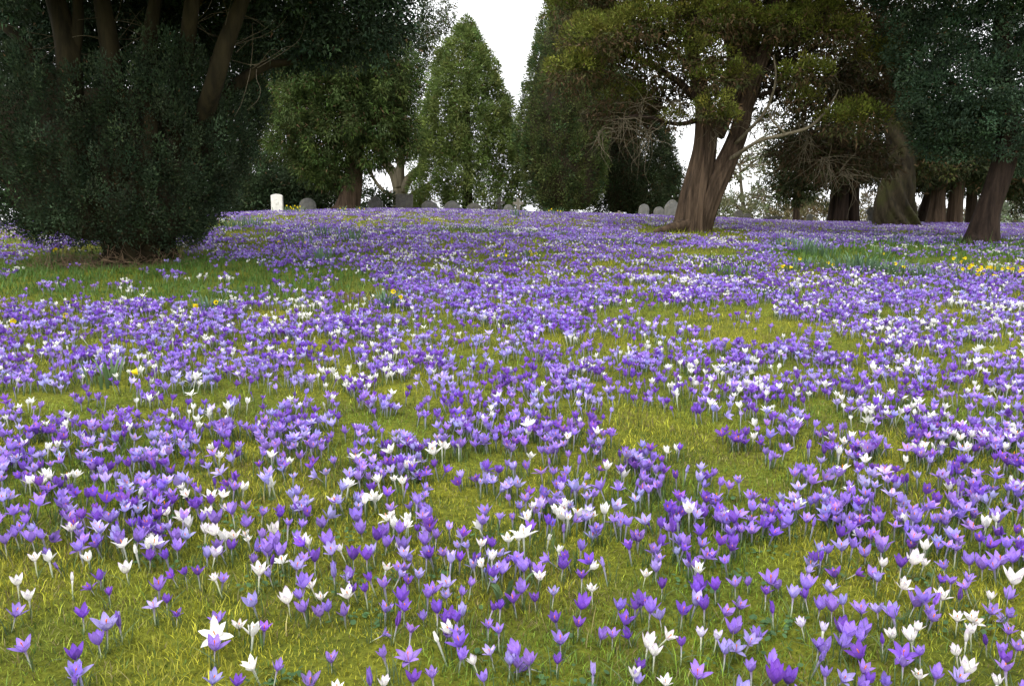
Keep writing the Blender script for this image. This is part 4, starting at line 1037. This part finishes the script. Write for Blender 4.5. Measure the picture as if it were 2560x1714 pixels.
# crest darker-leaved, sparse zone under the trees at right
bands = [(1.25, 3.7, 255, 3.2, .11, "hi"), (3.7, 9.5, 255, 4.0, .13, "mid"), (9.5, 17.0, 225, 6.0, .15, "lo"), (17.0, 30.0, 118, 6.0, .18, "tri")]
Vb, fb, cb, mb = [], [], [], []
vbase = 0
fid = []
leafP = []
TRUNKS = [(YEW[:2], .55), (b5[:2], .75), (b6[:2], .95), (b7[:2], .55)]
for y0, y1, dens, mn, rad, lod in bands:
    x, y, wht, shade = scatter_clumps(y0, y1, dens, mn, rad)
    k = np.ones(len(x), bool)
    for q, rr_ in TRUNKS:
        k &= (x - q[0]) ** 2 + (y - q[1]) ** 2 > rr_ ** 2
    px, py, _ = project(np.stack([x, y, ground(x, y) + .085], 1))
    if lod == "hi":   # where the individuals stand only they stand
        inside = (px > -20) & (px < 2585) & (py > 1300) & (py < 1760)
        thin = rng.random(len(px))
        k &= ~inside | ((py < 1400) & (thin < .62)) | (thin < .10)
        for q in ind_pos:
            k &= (x - q[0]) ** 2 + (y - q[1]) ** 2 > .03 ** 2
    # molehills and bare ring
    x, y, wht, shade = x[k], y[k], wht[k], shade[k]
    n = len(x)
    print("crocus band", lod, n)
    z = ground(x, y)
    stc = rng.choice(4, n, p=[.44, .37, .11, .08])
    T0 = np.array([STATE[s][0] for s in "ocbs"])[stc]; K0 = np.array([STATE[s][1] for s in "ocbs"])[stc]; W0 = np.array([STATE[s][3] for s in "ocbs"])[stc]
    Lp = np.clip(rng.normal(.041, .006, n), .026, .056)
    hs_ = np.clip(rng.normal(.048, .012, n), .022, .085)
    lean = unit(np.concatenate([rng.normal(0, .17, (n, 2)) * np.where(rng.random((n, 1)) < .08, 3.5, 1), np.ones((n, 1))], 1))
    B = np.stack([x, y, z], 1) + lean * hs_[:, None]
    yaw = rng.uniform(0, 6.28, (n, 1)) + np.arange(6) * math.pi / 3 + rng.normal(0, .1, (n, 6))
    inner = (np.arange(6) % 2)[None]
    tilt = np.maximum(.02, T0[:, None] * np.where(inner, .82, 1.12) + rng.normal(0, .11, (n, 6)))
    kk = K0[:, None] + rng.normal(0, .12, (n, 6))
    Ln = Lp[:, None] * rng.uniform(.92, 1.06, (n, 6))
    Wd = Ln * .44 * W0[:, None]
    colr = np.where(shade[:, None] < .28, np.array(CV["d"]), np.where(shade[:, None] < .76, np.array(CV["v"]), np.array(CV["l"])))
    colr = colr * np.exp(rng.normal(0, .13, (n, 1))) * np.exp(rng.normal(0, .05, (n, 3)))
    colr[wht] = np.array(CV["w"]) * rng.uniform(.93, 1.0, (wht.sum(), 1))
    colr = np.clip(colr, 0, .9)
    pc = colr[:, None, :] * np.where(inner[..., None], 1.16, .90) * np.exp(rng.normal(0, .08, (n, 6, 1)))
    if lod == "hi": us, vv = [0, .35, .75, 1.0], [-1, 0, 1]
    elif lod == "mid": us, vv = [0, .55, 1.0], [-1, 1]
    elif lod == "lo": us, vv = [.06, .78], [-1, 1]
    else: us, vv = [0.1, .75], [-1, 1]
    if lod == "lo": q4 = [0, 1, 3, 4]; Wd = Wd[:, q4] * 1.3; Ln = Ln[:, q4] * 1.08; yaw = yaw[:, q4]; tilt = tilt[:, q4]; kk = kk[:, q4]; pc = pc[:, q4]
    if lod == "tri": Wd = Wd[:, ::2] * 1.5; Ln = Ln[:, ::2] * 1.12; yaw = yaw[:, ::2]; tilt = tilt[:, ::2]; kk = kk[:, ::2]; pc = pc[:, ::2]
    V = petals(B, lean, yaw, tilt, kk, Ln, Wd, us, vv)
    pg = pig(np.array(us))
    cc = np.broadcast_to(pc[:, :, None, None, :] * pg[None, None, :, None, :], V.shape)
    if wht.any():
        cc = cc.copy(); wg = .5 + .5 * pg
        cc[wht] = pc[wht][:, :, None, None, :] * np.minimum(wg.mean(-1), 1)[None, None, :, None, None]
    f = grid_faces(n * V.shape[1], len(us), len(vv)) + vbase
    Vb.append(V.reshape(-1, 3)); cb.append(cc.reshape(-1, 3)); fb.append(f); vbase += V.size // 3
    # stems as three-sided spindles (flat blade far off)
    if lod in ("hi", "mid"):
        r = .0024
        ang = np.array([0, 2.1, 4.2])[None] + rng.uniform(0, 6, (n, 1))
        ring = np.stack([np.cos(ang) * r, np.sin(ang) * r, np.zeros_like(ang)], -1)
        g0 = np.stack([x, y, z - .004], 1)
        V = np.stack([g0[:, None] + ring, B[:, None] + ring * 1.7 + lean[:, None] * .004], 1)   # n,2,3,3
        lowc = np.broadcast_to(np.array([.28, .38, .16]), (n, 3)); topc = np.where(wht[:, None], np.array([.75, .75, .7]), colr * .55 + .22)
        cc = np.stack([np.repeat(lowc[:, None], 3, 1), np.repeat(topc[:, None], 3, 1)], 1)
        b0 = np.arange(n)[:, None] * 6
        f = np.concatenate([b0 + np.array([[a, (a + 1) % 3, 3 + (a + 1) % 3, 3 + a]]) for a in range(3)]) + vbase
        Vb.append(V.reshape(-1, 3)); cb.append(cc.reshape(-1, 3)); fb.append(f); vbase += V.size // 3
    if lod == "hi":   # orange stigmas
        k = stc != 2
        m_ = int(k.sum())
        Bs, ls = B[k], lean[k]
        ang = np.array([0, 2.1, 4.2])[None] + rng.uniform(0, 6, (m_, 1))
        ring = np.stack([np.cos(ang) * .0021, np.sin(ang) * .0021, np.zeros_like(ang)], -1)
        Lq = Lp[k][:, None, None]
        V = np.concatenate([Bs[:, None] + ls[:, None] * Lq * .25 + ring * .5, Bs[:, None] + ls[:, None] * Lq * .60 + ring, Bs[:, None] + ls[:, None] * Lq * .74], 1)
        b0 = np.arange(m_)[:, None] * 7
        f = np.concatenate([b0 + np.array([[a, (a + 1) % 3, 3 + (a + 1) % 3, 3 + a]]) for a in range(3)]) + vbase
        f2 = np.concatenate([b0 + np.array([[3 + a, 3 + (a + 1) % 3, 6, 6]]) for a in range(3)])[:, :3] + vbase
        Vb.append(V.reshape(-1, 3)); cb.append(np.full((V.size // 3, 3), 1.0) * np.array([.85, .27, .03])); fb.append(f); fid.append(f2); vbase += V.size // 3
    leafP.append((x, y, z, lod))
link("crocuses", mesh_np("crocuses", np.vstack(Vb), fb + fid, M_PETAL, np.vstack(cb)), None,
     "carpet of violet and white crocuses covering the slope to the crest", "crocuses", None, "stuff")
print("crocus faces", sum(len(q) for q in fb))

# ------------------------------------------------------------------ grass
def blades(x, y, L, Wd, col, lean_s=.5, rows=3, curl=.5, tri=False):
    n = len(x)
    z = ground(x, y) - .004
    a = rng.uniform(0, 6.28, n)
    d = np.stack([np.cos(a), np.sin(a), np.zeros(n)], 1)
    s = np.stack([-np.sin(a), np.cos(a), np.zeros(n)], 1)
    ln = np.abs(rng.normal(0, lean_s, n))[:, None]
    P0 = np.stack([x, y, z], 1)
    up = np.array([0, 0, 1.0])
    D1 = unit(up + d * ln)
    D2 = unit(up + d * (ln + curl * rng.uniform(.2, 1.6, (n, 1))))
    L = L[:, None]; Wd = Wd[:, None]
    P1 = P0 + D1 * L * .55
    P2 = P1 + D2 * L * .45
    if tri:
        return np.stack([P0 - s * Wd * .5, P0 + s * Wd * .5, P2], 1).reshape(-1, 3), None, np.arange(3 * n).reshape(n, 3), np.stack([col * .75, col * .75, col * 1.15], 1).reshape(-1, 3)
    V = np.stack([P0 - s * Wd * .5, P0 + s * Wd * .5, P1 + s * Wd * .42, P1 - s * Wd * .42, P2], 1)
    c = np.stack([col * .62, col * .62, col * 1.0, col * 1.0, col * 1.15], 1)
    b0 = np.arange(n)[:, None] * 5
    return V.reshape(-1, 3), b0 + np.array([[0, 1, 2, 3]]), b0 + np.array([[3, 2, 4]]), c.reshape(-1, 3)
def tone(x, y, n):
    base = np.array([.150, .235, .022])
    yel = np.array([.350, .335, .028])
    dark = np.array([.070, .130, .020])
    straw = np.array([.23, .20, .08])
    a = vnoise(x * 1.7, y * 1.7, 51)[:, None]; b_ = vnoise(x * 4.1 + 7, y * 4.1, 52)[:, None]
    px, py, _ = project(np.stack([x, y, ground(x, y)], 1))
    lush = np.maximum(1 - smooth(.5, 1.3, ((px - 430) / 620) ** 2 + ((py - 700) / 72) ** 2), 1 - smooth(.5, 1.3, ((px - 2250) / 420) ** 2 + ((py - 630) / 46) ** 2))[:, None]
    a = smooth(.25, .75, a)
    c = base * (1 - a) + yel * a
    c = np.where(rng.random((n, 1)) < .30 * b_, dark, c)
    c = np.where(rng.random((n, 1)) < .05 + .16 * smooth(.62, .85, b_), straw, c)
    th = smooth(.50, .72, vnoise(x * 3.1 + 17, y * 3.1, 71) * .6 + vnoise(x * 9, y * 9, 72) * .4)[:, None]
    c = np.where(rng.random((n, 1)) < .42 * th, np.array([.150, .120, .045]), c)
    c = c * (1 - lush) + np.array([.072, .150, .026]) * lush
    return c * np.exp(rng.normal(0, .30, (n, 1))) * (.75 + .5 * vnoise(x * 14, y * 14, 57))[:, None]
GV, G4, G3, GC, gb = [], [], [], [], 0
def add(x, y, L, Wd, col, **kw):
    global gb
    V, q, t3, c = blades(x, y, L, Wd, col, **kw)
    GV.append(V); q is not None and G4.append(q + gb); G3.append(t3 + gb); GC.append(c); gb += len(V)
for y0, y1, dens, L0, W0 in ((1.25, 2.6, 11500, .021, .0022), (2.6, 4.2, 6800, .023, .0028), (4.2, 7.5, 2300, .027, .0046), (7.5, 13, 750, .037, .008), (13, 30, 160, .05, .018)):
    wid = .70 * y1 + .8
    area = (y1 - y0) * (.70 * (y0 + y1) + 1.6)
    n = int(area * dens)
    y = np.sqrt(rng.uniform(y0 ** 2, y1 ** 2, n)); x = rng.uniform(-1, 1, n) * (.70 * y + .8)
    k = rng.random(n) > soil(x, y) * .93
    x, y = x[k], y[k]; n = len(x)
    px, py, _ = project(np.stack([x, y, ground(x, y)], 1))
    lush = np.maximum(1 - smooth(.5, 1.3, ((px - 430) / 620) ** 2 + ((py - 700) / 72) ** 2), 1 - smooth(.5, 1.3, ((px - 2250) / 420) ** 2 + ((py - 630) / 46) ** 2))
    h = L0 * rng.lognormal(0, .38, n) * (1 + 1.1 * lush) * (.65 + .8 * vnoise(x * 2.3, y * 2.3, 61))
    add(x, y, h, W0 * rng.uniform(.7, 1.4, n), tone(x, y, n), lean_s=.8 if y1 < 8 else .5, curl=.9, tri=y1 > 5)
# taller grass and crocus leaves among the flowers
for x, y, z, lod in leafP:
    per = {"hi": 7, "mid": 3, "lo": 1, "tri": 0}[lod]
    if not per: continue
    xx, yy = np.repeat(x, per), np.repeat(y, per)
    n = len(xx)
    xx, yy = xx + rng.normal(0, .022, n), yy + rng.normal(0, .022, n)
    col = np.array([.075, .130, .038]) * np.exp(rng.normal(0, .2, (n, 1)))
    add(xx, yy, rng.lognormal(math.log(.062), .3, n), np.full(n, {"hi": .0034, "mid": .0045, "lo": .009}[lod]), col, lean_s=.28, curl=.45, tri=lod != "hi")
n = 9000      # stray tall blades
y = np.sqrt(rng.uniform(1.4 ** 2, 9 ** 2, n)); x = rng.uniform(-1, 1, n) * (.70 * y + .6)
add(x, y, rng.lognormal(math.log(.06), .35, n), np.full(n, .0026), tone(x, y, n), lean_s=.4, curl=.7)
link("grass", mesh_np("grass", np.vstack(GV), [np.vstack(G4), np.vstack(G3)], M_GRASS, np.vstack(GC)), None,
     "short mossy green turf blades between the crocuses", "grass", None, "stuff")
print("grass blades", gb // 5)

# dead twigs under the yew
tw = []
for _ in range(420):
    x, y = YEW[0] - .15 + rng.normal(0, .62), YEW[1] - .45 + rng.normal(0, .34)
    tw += twig_fan((x, y, float(ground(x, y)) + .02), (rng.normal(), rng.normal(), .45), 1, .30, .0045, .3, .4, .7)
Vs, fs, base = [], [], 0
for P, R in tw:
    V, f, c = tube(P, R, sides=3, n=2)
    Vs.append(V); fs.append(f + base); base += len(V)
link("dry_twigs", mesh_np("dry_twigs", np.vstack(Vs), [np.vstack(fs)], bark_mat("dry_twig", (.10, .06, .04), (.24, .17, .10), 20, (1, 1, 1), .1)), None,
     "brown dry twigs littering the ground under the yew", "twigs", None, "stuff")

# small round weed leaves in the nearest moss
n = 900
cx_, cy_ = rng.uniform(-1.3, 1.3, 70), rng.uniform(1.5, 2.9, 70)
i_ = rng.integers(0, 70, n)
x, y = cx_[i_] + rng.normal(0, .035, n), cy_[i_] + rng.normal(0, .035, n)
z = ground(x, y) + rng.uniform(.008, .022, n)
r = rng.uniform(.004, .009, n)
a = np.linspace(0, 6.28, 7, endpoint=False)[None] + rng.uniform(0, 6, (n, 1))
tl = rng.normal(0, .3, (n, 2))
V = np.stack([x[:, None] + np.cos(a) * r[:, None], y[:, None] + np.sin(a) * r[:, None], z[:, None] + r[:, None] * (np.cos(a) * tl[:, :1] + np.sin(a) * tl[:, 1:])], -1)
link("clover", mesh_np("clover", V.reshape(-1, 3), [(np.arange(n)[:, None] * 7 + np.arange(7)[None])], M_GRASS, np.repeat(np.array([.062, .13, .045]) * np.exp(rng.normal(0, .2, (n, 1))), 7, 0)), None,
     "tiny round green weed leaves spread through the moss", "weeds", None, "stuff")

# ------------------------------------------------------------------ daffodils and their leaf clumps
DLEAF = [leaf_mesh("leaf", b_, .03, i, (.062, .120, .055)) for i, b_ in enumerate((.1, .25, .45, .7))]
def clump_leaves(n, L, spread, col, wd=.006):
    x, y = rng.normal(0, spread, n), rng.normal(0, spread, n)
    a = np.arctan2(y, x) + rng.normal(0, .6, n)
    d = np.stack([np.cos(a), np.sin(a), np.zeros(n)], 1); s = np.stack([-np.sin(a), np.cos(a), np.zeros(n)], 1)
    ln = np.abs(rng.normal(.12, .14, n))[:, None]
    Ls = (L * rng.uniform(.6, 1.15, n))[:, None]
    P0 = np.stack([x, y, np.full(n, -.01)], 1)
    P1 = P0 + unit(np.array([0, 0, 1.0]) + d * ln) * Ls * .5
    P2 = P1 + unit(np.array([0, 0, 1.0]) + d * (ln + .35)) * Ls * .32
    P3 = P2 + unit(np.array([0, 0, .8]) + d * (ln + .8)) * Ls * .2
    wv = s * wd * rng.uniform(.7, 1.3, (n, 1))
    V = np.stack([P0 - wv, P0 + wv, P1 + wv, P1 - wv, P2 + wv * .9, P2 - wv * .9, P3], 1)
    cc = np.array(col) * np.exp(rng.normal(0, .2, (n, 1)))
    c = np.stack([cc * .75, cc * .75, cc, cc, cc * 1.15, cc * 1.15, cc * 1.2], 1)
    b0 = np.arange(n)[:, None] * 7
    return mesh_np("leaves", V.reshape(-1, 3), [np.vstack([b0 + np.array([[0, 1, 2, 3]]), b0 + np.array([[3, 2, 4, 5]])]), b0 + np.array([[5, 4, 6]])], M_GRASS, c.reshape(-1, 3))
# flower: six pointed petals in a ring facing +x, a trumpet in the middle
z = np.zeros((1, 6))
V = petals(np.zeros((1, 3)), np.array([[1.0, 0, 0]]), z + np.arange(6) * math.pi / 3, z + 1.35, z + .1, z + .040, z + .026, [0, .25, .55, .8, 1.0], [-1, 0, 1], .2)
D_PET = mesh_np("flower", V.reshape(-1, 3), [grid_faces(6, 5, 3)], M_PETAL, np.full((V.size // 3, 3), 1.0) * np.array([.92, .84, .05]), smooth_=True)
V, f, c = tube([(0, 0, 0), (.012, 0, 0), (.026, 0, 0), (.031, 0, 0)], [.007, .010, .014, .019], sides=10, n=2)
D_TRU = mesh_np("trumpet", V, [f], M_PETAL, np.full((len(V), 3), 1.0) * np.array([.90, .72, .02]), smooth_=True)
V, f, c = tube([(0, 0, 0), (.01, 0, .5), (.0, 0, .93), (.05, 0, 1.0)], [.018, .016, .013, .012], sides=5, n=3)
D_STEM = mesh_np("stem", V, [f, c], M_GRASS, np.full((len(V), 3), 1.0) * np.array([.085, .15, .045]), smooth_=True)
DAF = [  # label of the clump, leaf centre px, py, leaves, leaf length, spread, flowers [(px, py)]
    ("daffodil clump with five crowded blooms amid dense purple crocuses", 1326, 652, 26, .20, .07, [(1320, 628), (1327, 637), (1316, 641), (1331, 632), (1336, 635)]),
    ("pair of small daffodils amid dense crocuses near the five-bloom clump", 1255, 654, 10, .15, .05, [(1249, 636), (1260, 642)]),
    ("daffodil clump with two large bright blooms at the edge of the leaf bank", 1975, 690, 22, .20, .07, [(1964, 662), (1985, 668)]),
    ("daffodil clump with a pair of drooping buds inside the leaf bank", 2078, 680, 34, .22, .10, [(2064, 656), (2083, 660)]),
    ("daffodil leaf clump, thickest and tallest of the leaf bank", 2145, 678, 70, .26, .16, []),
    ("daffodil clump with two nodding blooms at the leaf bank's end", 2245, 690, 44, .22, .11, [(2236, 660), (2253, 665)]),
    ("broad low daffodil leaf clump beside the nodding pair", 2200, 684, 50, .20, .15, []),
    ("floppy pale-tipped daffodil leaf clump past the nodding pair", 2290, 692, 46, .18, .13, []),
    ("daffodil leaf clump on the near side of the yellow-green lawn strip", 2010, 672, 34, .20, .11, [(2000, 644)]),
    ("daffodil leaf clump behind the leaf bank with tiny yellow buds", 1970, 622, 40, .22, .12, [(1963, 608), (1976, 606)]),
    ("tall daffodil leaf clump behind the lawn strip", 2015, 634, 46, .26, .14, []),
    ("dark daffodil leaf clump between the lawn strip and the shaded crocuses", 2055, 640, 40, .22, .12, []),
    ("lone daffodil bloom in the shaded crocuses behind the leaf bank", 2204, 646, 18, .20, .08, [(2204, 632)]),
    ("daffodil clump with three small blooms behind the big yellow drift", 2397, 672, 26, .20, .10, [(2390, 644), (2405, 646), (2399, 656)]),
    ("daffodil drift, largest and most crowded patch of yellow blooms", 2436, 700, 50, .18, .16, [(2412, 671), (2424, 664), (2434, 658), (2431, 668), (2443, 674), (2440, 682), (2452, 690), (2463, 689), (2449, 668), (2478, 690), (2456, 676)]),
    ("daffodil clump with four blooms between the big drift and the edge drift", 2478, 690, 26, .18, .10, [(2464, 667), (2474, 670), (2481, 664), (2488, 667)]),
    ("daffodil clump with six blooms under the leaning trunk's tree", 2532, 694, 34, .18, .13, [(2510, 672), (2525, 669), (2538, 670), (2545, 676), (2552, 668), (2557, 674)]),
    ("daffodil clump with one trumpet bloom and a bud at the grass band's end", 965, 768, 44, .17, .075, [(995, 740), (986, 729)]),
    ("grey-green daffodil clump with two yellow buds at the grass band's edge", 525, 782, 48, .17, .085, [(487, 762), (500, 769), (541, 758)]),
    ("single yellow daffodil bud among violet and white crocuses", 160, 808, 6, .12, .03, [(160, 795)]),
    ("single slanting yellow daffodil bud in thick violet crocuses", 33, 818, 5, .12, .03, [(33, 807)]),
    ("daffodil clump with upright leaves and one low yellow bloom", 275, 962, 16, .18, .05, [(321, 948)]),
    ("yellow daffodil clump in the grass at the yew's foot", 142, 655, 26, .24, .08, [(146, 621), (138, 624)]),
    ("tuft of daffodil leaves in crocuses by the spread of grass below the crest", 625, 570, 40, .30, .14, []),
    ("dark tuft of daffodil leaves next to the yew's edge", 575, 574, 40, .30, .14, []),
    ("daffodil clump with three small blooms in crocuses past the yew", 745, 616, 22, .22, .12, [(740, 604), (768, 605), (700, 606)]),
    ("tuft of daffodil leaves in crocuses above the grass band", 805, 655, 34, .22, .08, []),
    ("tuft of daffodil leaves amid crocuses below the shouldered gravestone", 880, 606, 34, .26, .12, []),
    ("tuft of daffodil leaves amid crocuses below the leaning trunk", 812, 592, 34, .26, .12, []),
    ("daffodil leaves around the foot of the tall buff cross", 1290, 545, 46, .26, .18, [(1300, 534)]),
    ("daffodil clump with yellow blooms in front of the cypress", 1388, 540, 30, .28, .2, [(1374, 526), (1380, 524), (1396, 526), (1400, 529)]),
    ("tuft of bluish daffodil leaves beside the lawn strip", 1795, 690, 30, .18, .08, []),
    ("tuft of grey daffodil leaves with snowdrops before the lawn strip", 1840, 690, 30, .16, .08, []),
    ("upright bluish daffodil leaf tuft in the nearest crocuses", 1264, 1506, 9, .11, .014, []),
]
for i in range(9):
    cxd = 562 + i * 15 + (60 if i > 6 else 0)
    DAF.append(("daffodil clump with yellow blooms along the crest near the white headstone", cxd, 533, 22, .26, .16,
                [(cxd + random.uniform(-12, 12), 520 + random.uniform(-7, 6)) for _ in range(5)]))
for px, py in ((855, 522), (905, 522)):
    DAF.append(("daffodil clump on the crest beside the leaning trunk's foot", px, 532, 12, .24, .1, [(px - 6, py - 2), (px + 8, py)]))
for lab, px, py, nl, L, sp, fl in DAF:
    g0 = on_ground(px, py)
    o = empty("daffodil_clump", g0, lab, "daffodils" if fl else "leaf clump", "daffodil clumps")
    col = (.100, .170, .095) if nl > 30 else (.105, .17, .07)
    link("leaves", clump_leaves(int(nl * 1.2), L, sp * 1.05, col, .0075), o)
    for fx, fy in fl:
        dd = g0[1] - rng.uniform(0, .6) * sp
        P = at(fx, fy, dd)
        gz = float(ground(P[0], P[1]))
        hh = max(.08, P[2] - gz)
        gp = np.array([P[0], P[1], gz])
        yaw = math.atan2(-P[1], -P[0]) + rng.normal(0, .7)
        s_ = link("stem", D_STEM, o)
        s_.matrix_local = Matrix.Translation(Vector(gp - g0)) @ Matrix.Rotation(yaw, 4, 'Z') @ Matrix.Diagonal((.25, .25, hh, 1))
        fsc = rng.uniform(1.05, 1.35)
        fm = Matrix.Translation(Vector(gp - g0) + Vector((0, 0, hh))) @ Matrix.Rotation(yaw, 4, 'Z') @ Matrix.Rotation(rng.normal(.1, .2), 4, 'Y') @ Matrix.Translation((.015, 0, 0)) @ Matrix.Diagonal((fsc, fsc, fsc, 1))
        fo = link("flower", D_PET, o)
        fo.matrix_local = fm
        tr = link("trumpet", D_TRU, fo)

# snowdrops: drifts of tiny white bells too many to count
SV, SF, SCc, sb = [], [], [], 0
for px, py, n, sx, sy in ((1140, 574, 240, 1.0, .35), (1250, 582, 200, .9, .3), (1560, 610, 90, .5, .25), (1830, 672, 70, .28, .2), (1930, 745, 40, .12, .1), (1780, 655, 40, .2, .15), (2250, 690, 60, .4, .2), (1000, 530, 120, 1.2, .3), (600, 534, 120, 1.2, .4)):
    c0 = on_ground(px, py)
    x, y = c0[0] + rng.normal(0, sx, n), c0[1] + rng.normal(0, sy, n)
    zz = ground(x, y) + rng.uniform(.06, .11, n)
    P = np.stack([x, y, zz], 1)
    D = unit(rng.normal(0, .35, (n, 3)) + np.array([0, 0, -1.0]))
    V, f, c = sprays(P, D, .022, .016, np.full((n, 3), .82))
    SV.append(V); SF.append(f + sb); SCc.append(c); sb += len(V)
    G = np.stack([x, y, ground(x, y)], 1)
    V, f, c = sprays(np.repeat(G, 3, 0) + rng.normal(0, .02, (3 * n, 3)) * np.array([1, 1, 0]), unit(rng.normal(0, .25, (3 * n, 3)) + np.array([0, 0, 1.0])), .10, .012, np.array([.11, .17, .06]) * np.exp(rng.normal(0, .2, (3 * n, 1))))
    SV.append(V); SF.append(f + sb); SCc.append(c); sb += len(V)
link("snowdrops", mesh_np("snowdrops", np.vstack(SV), [np.vstack(SF)], M_PETAL, np.vstack(SCc)), None, "pale drifts of tiny white snowdrops among the crocuses", "snowdrops", None, "stuff")
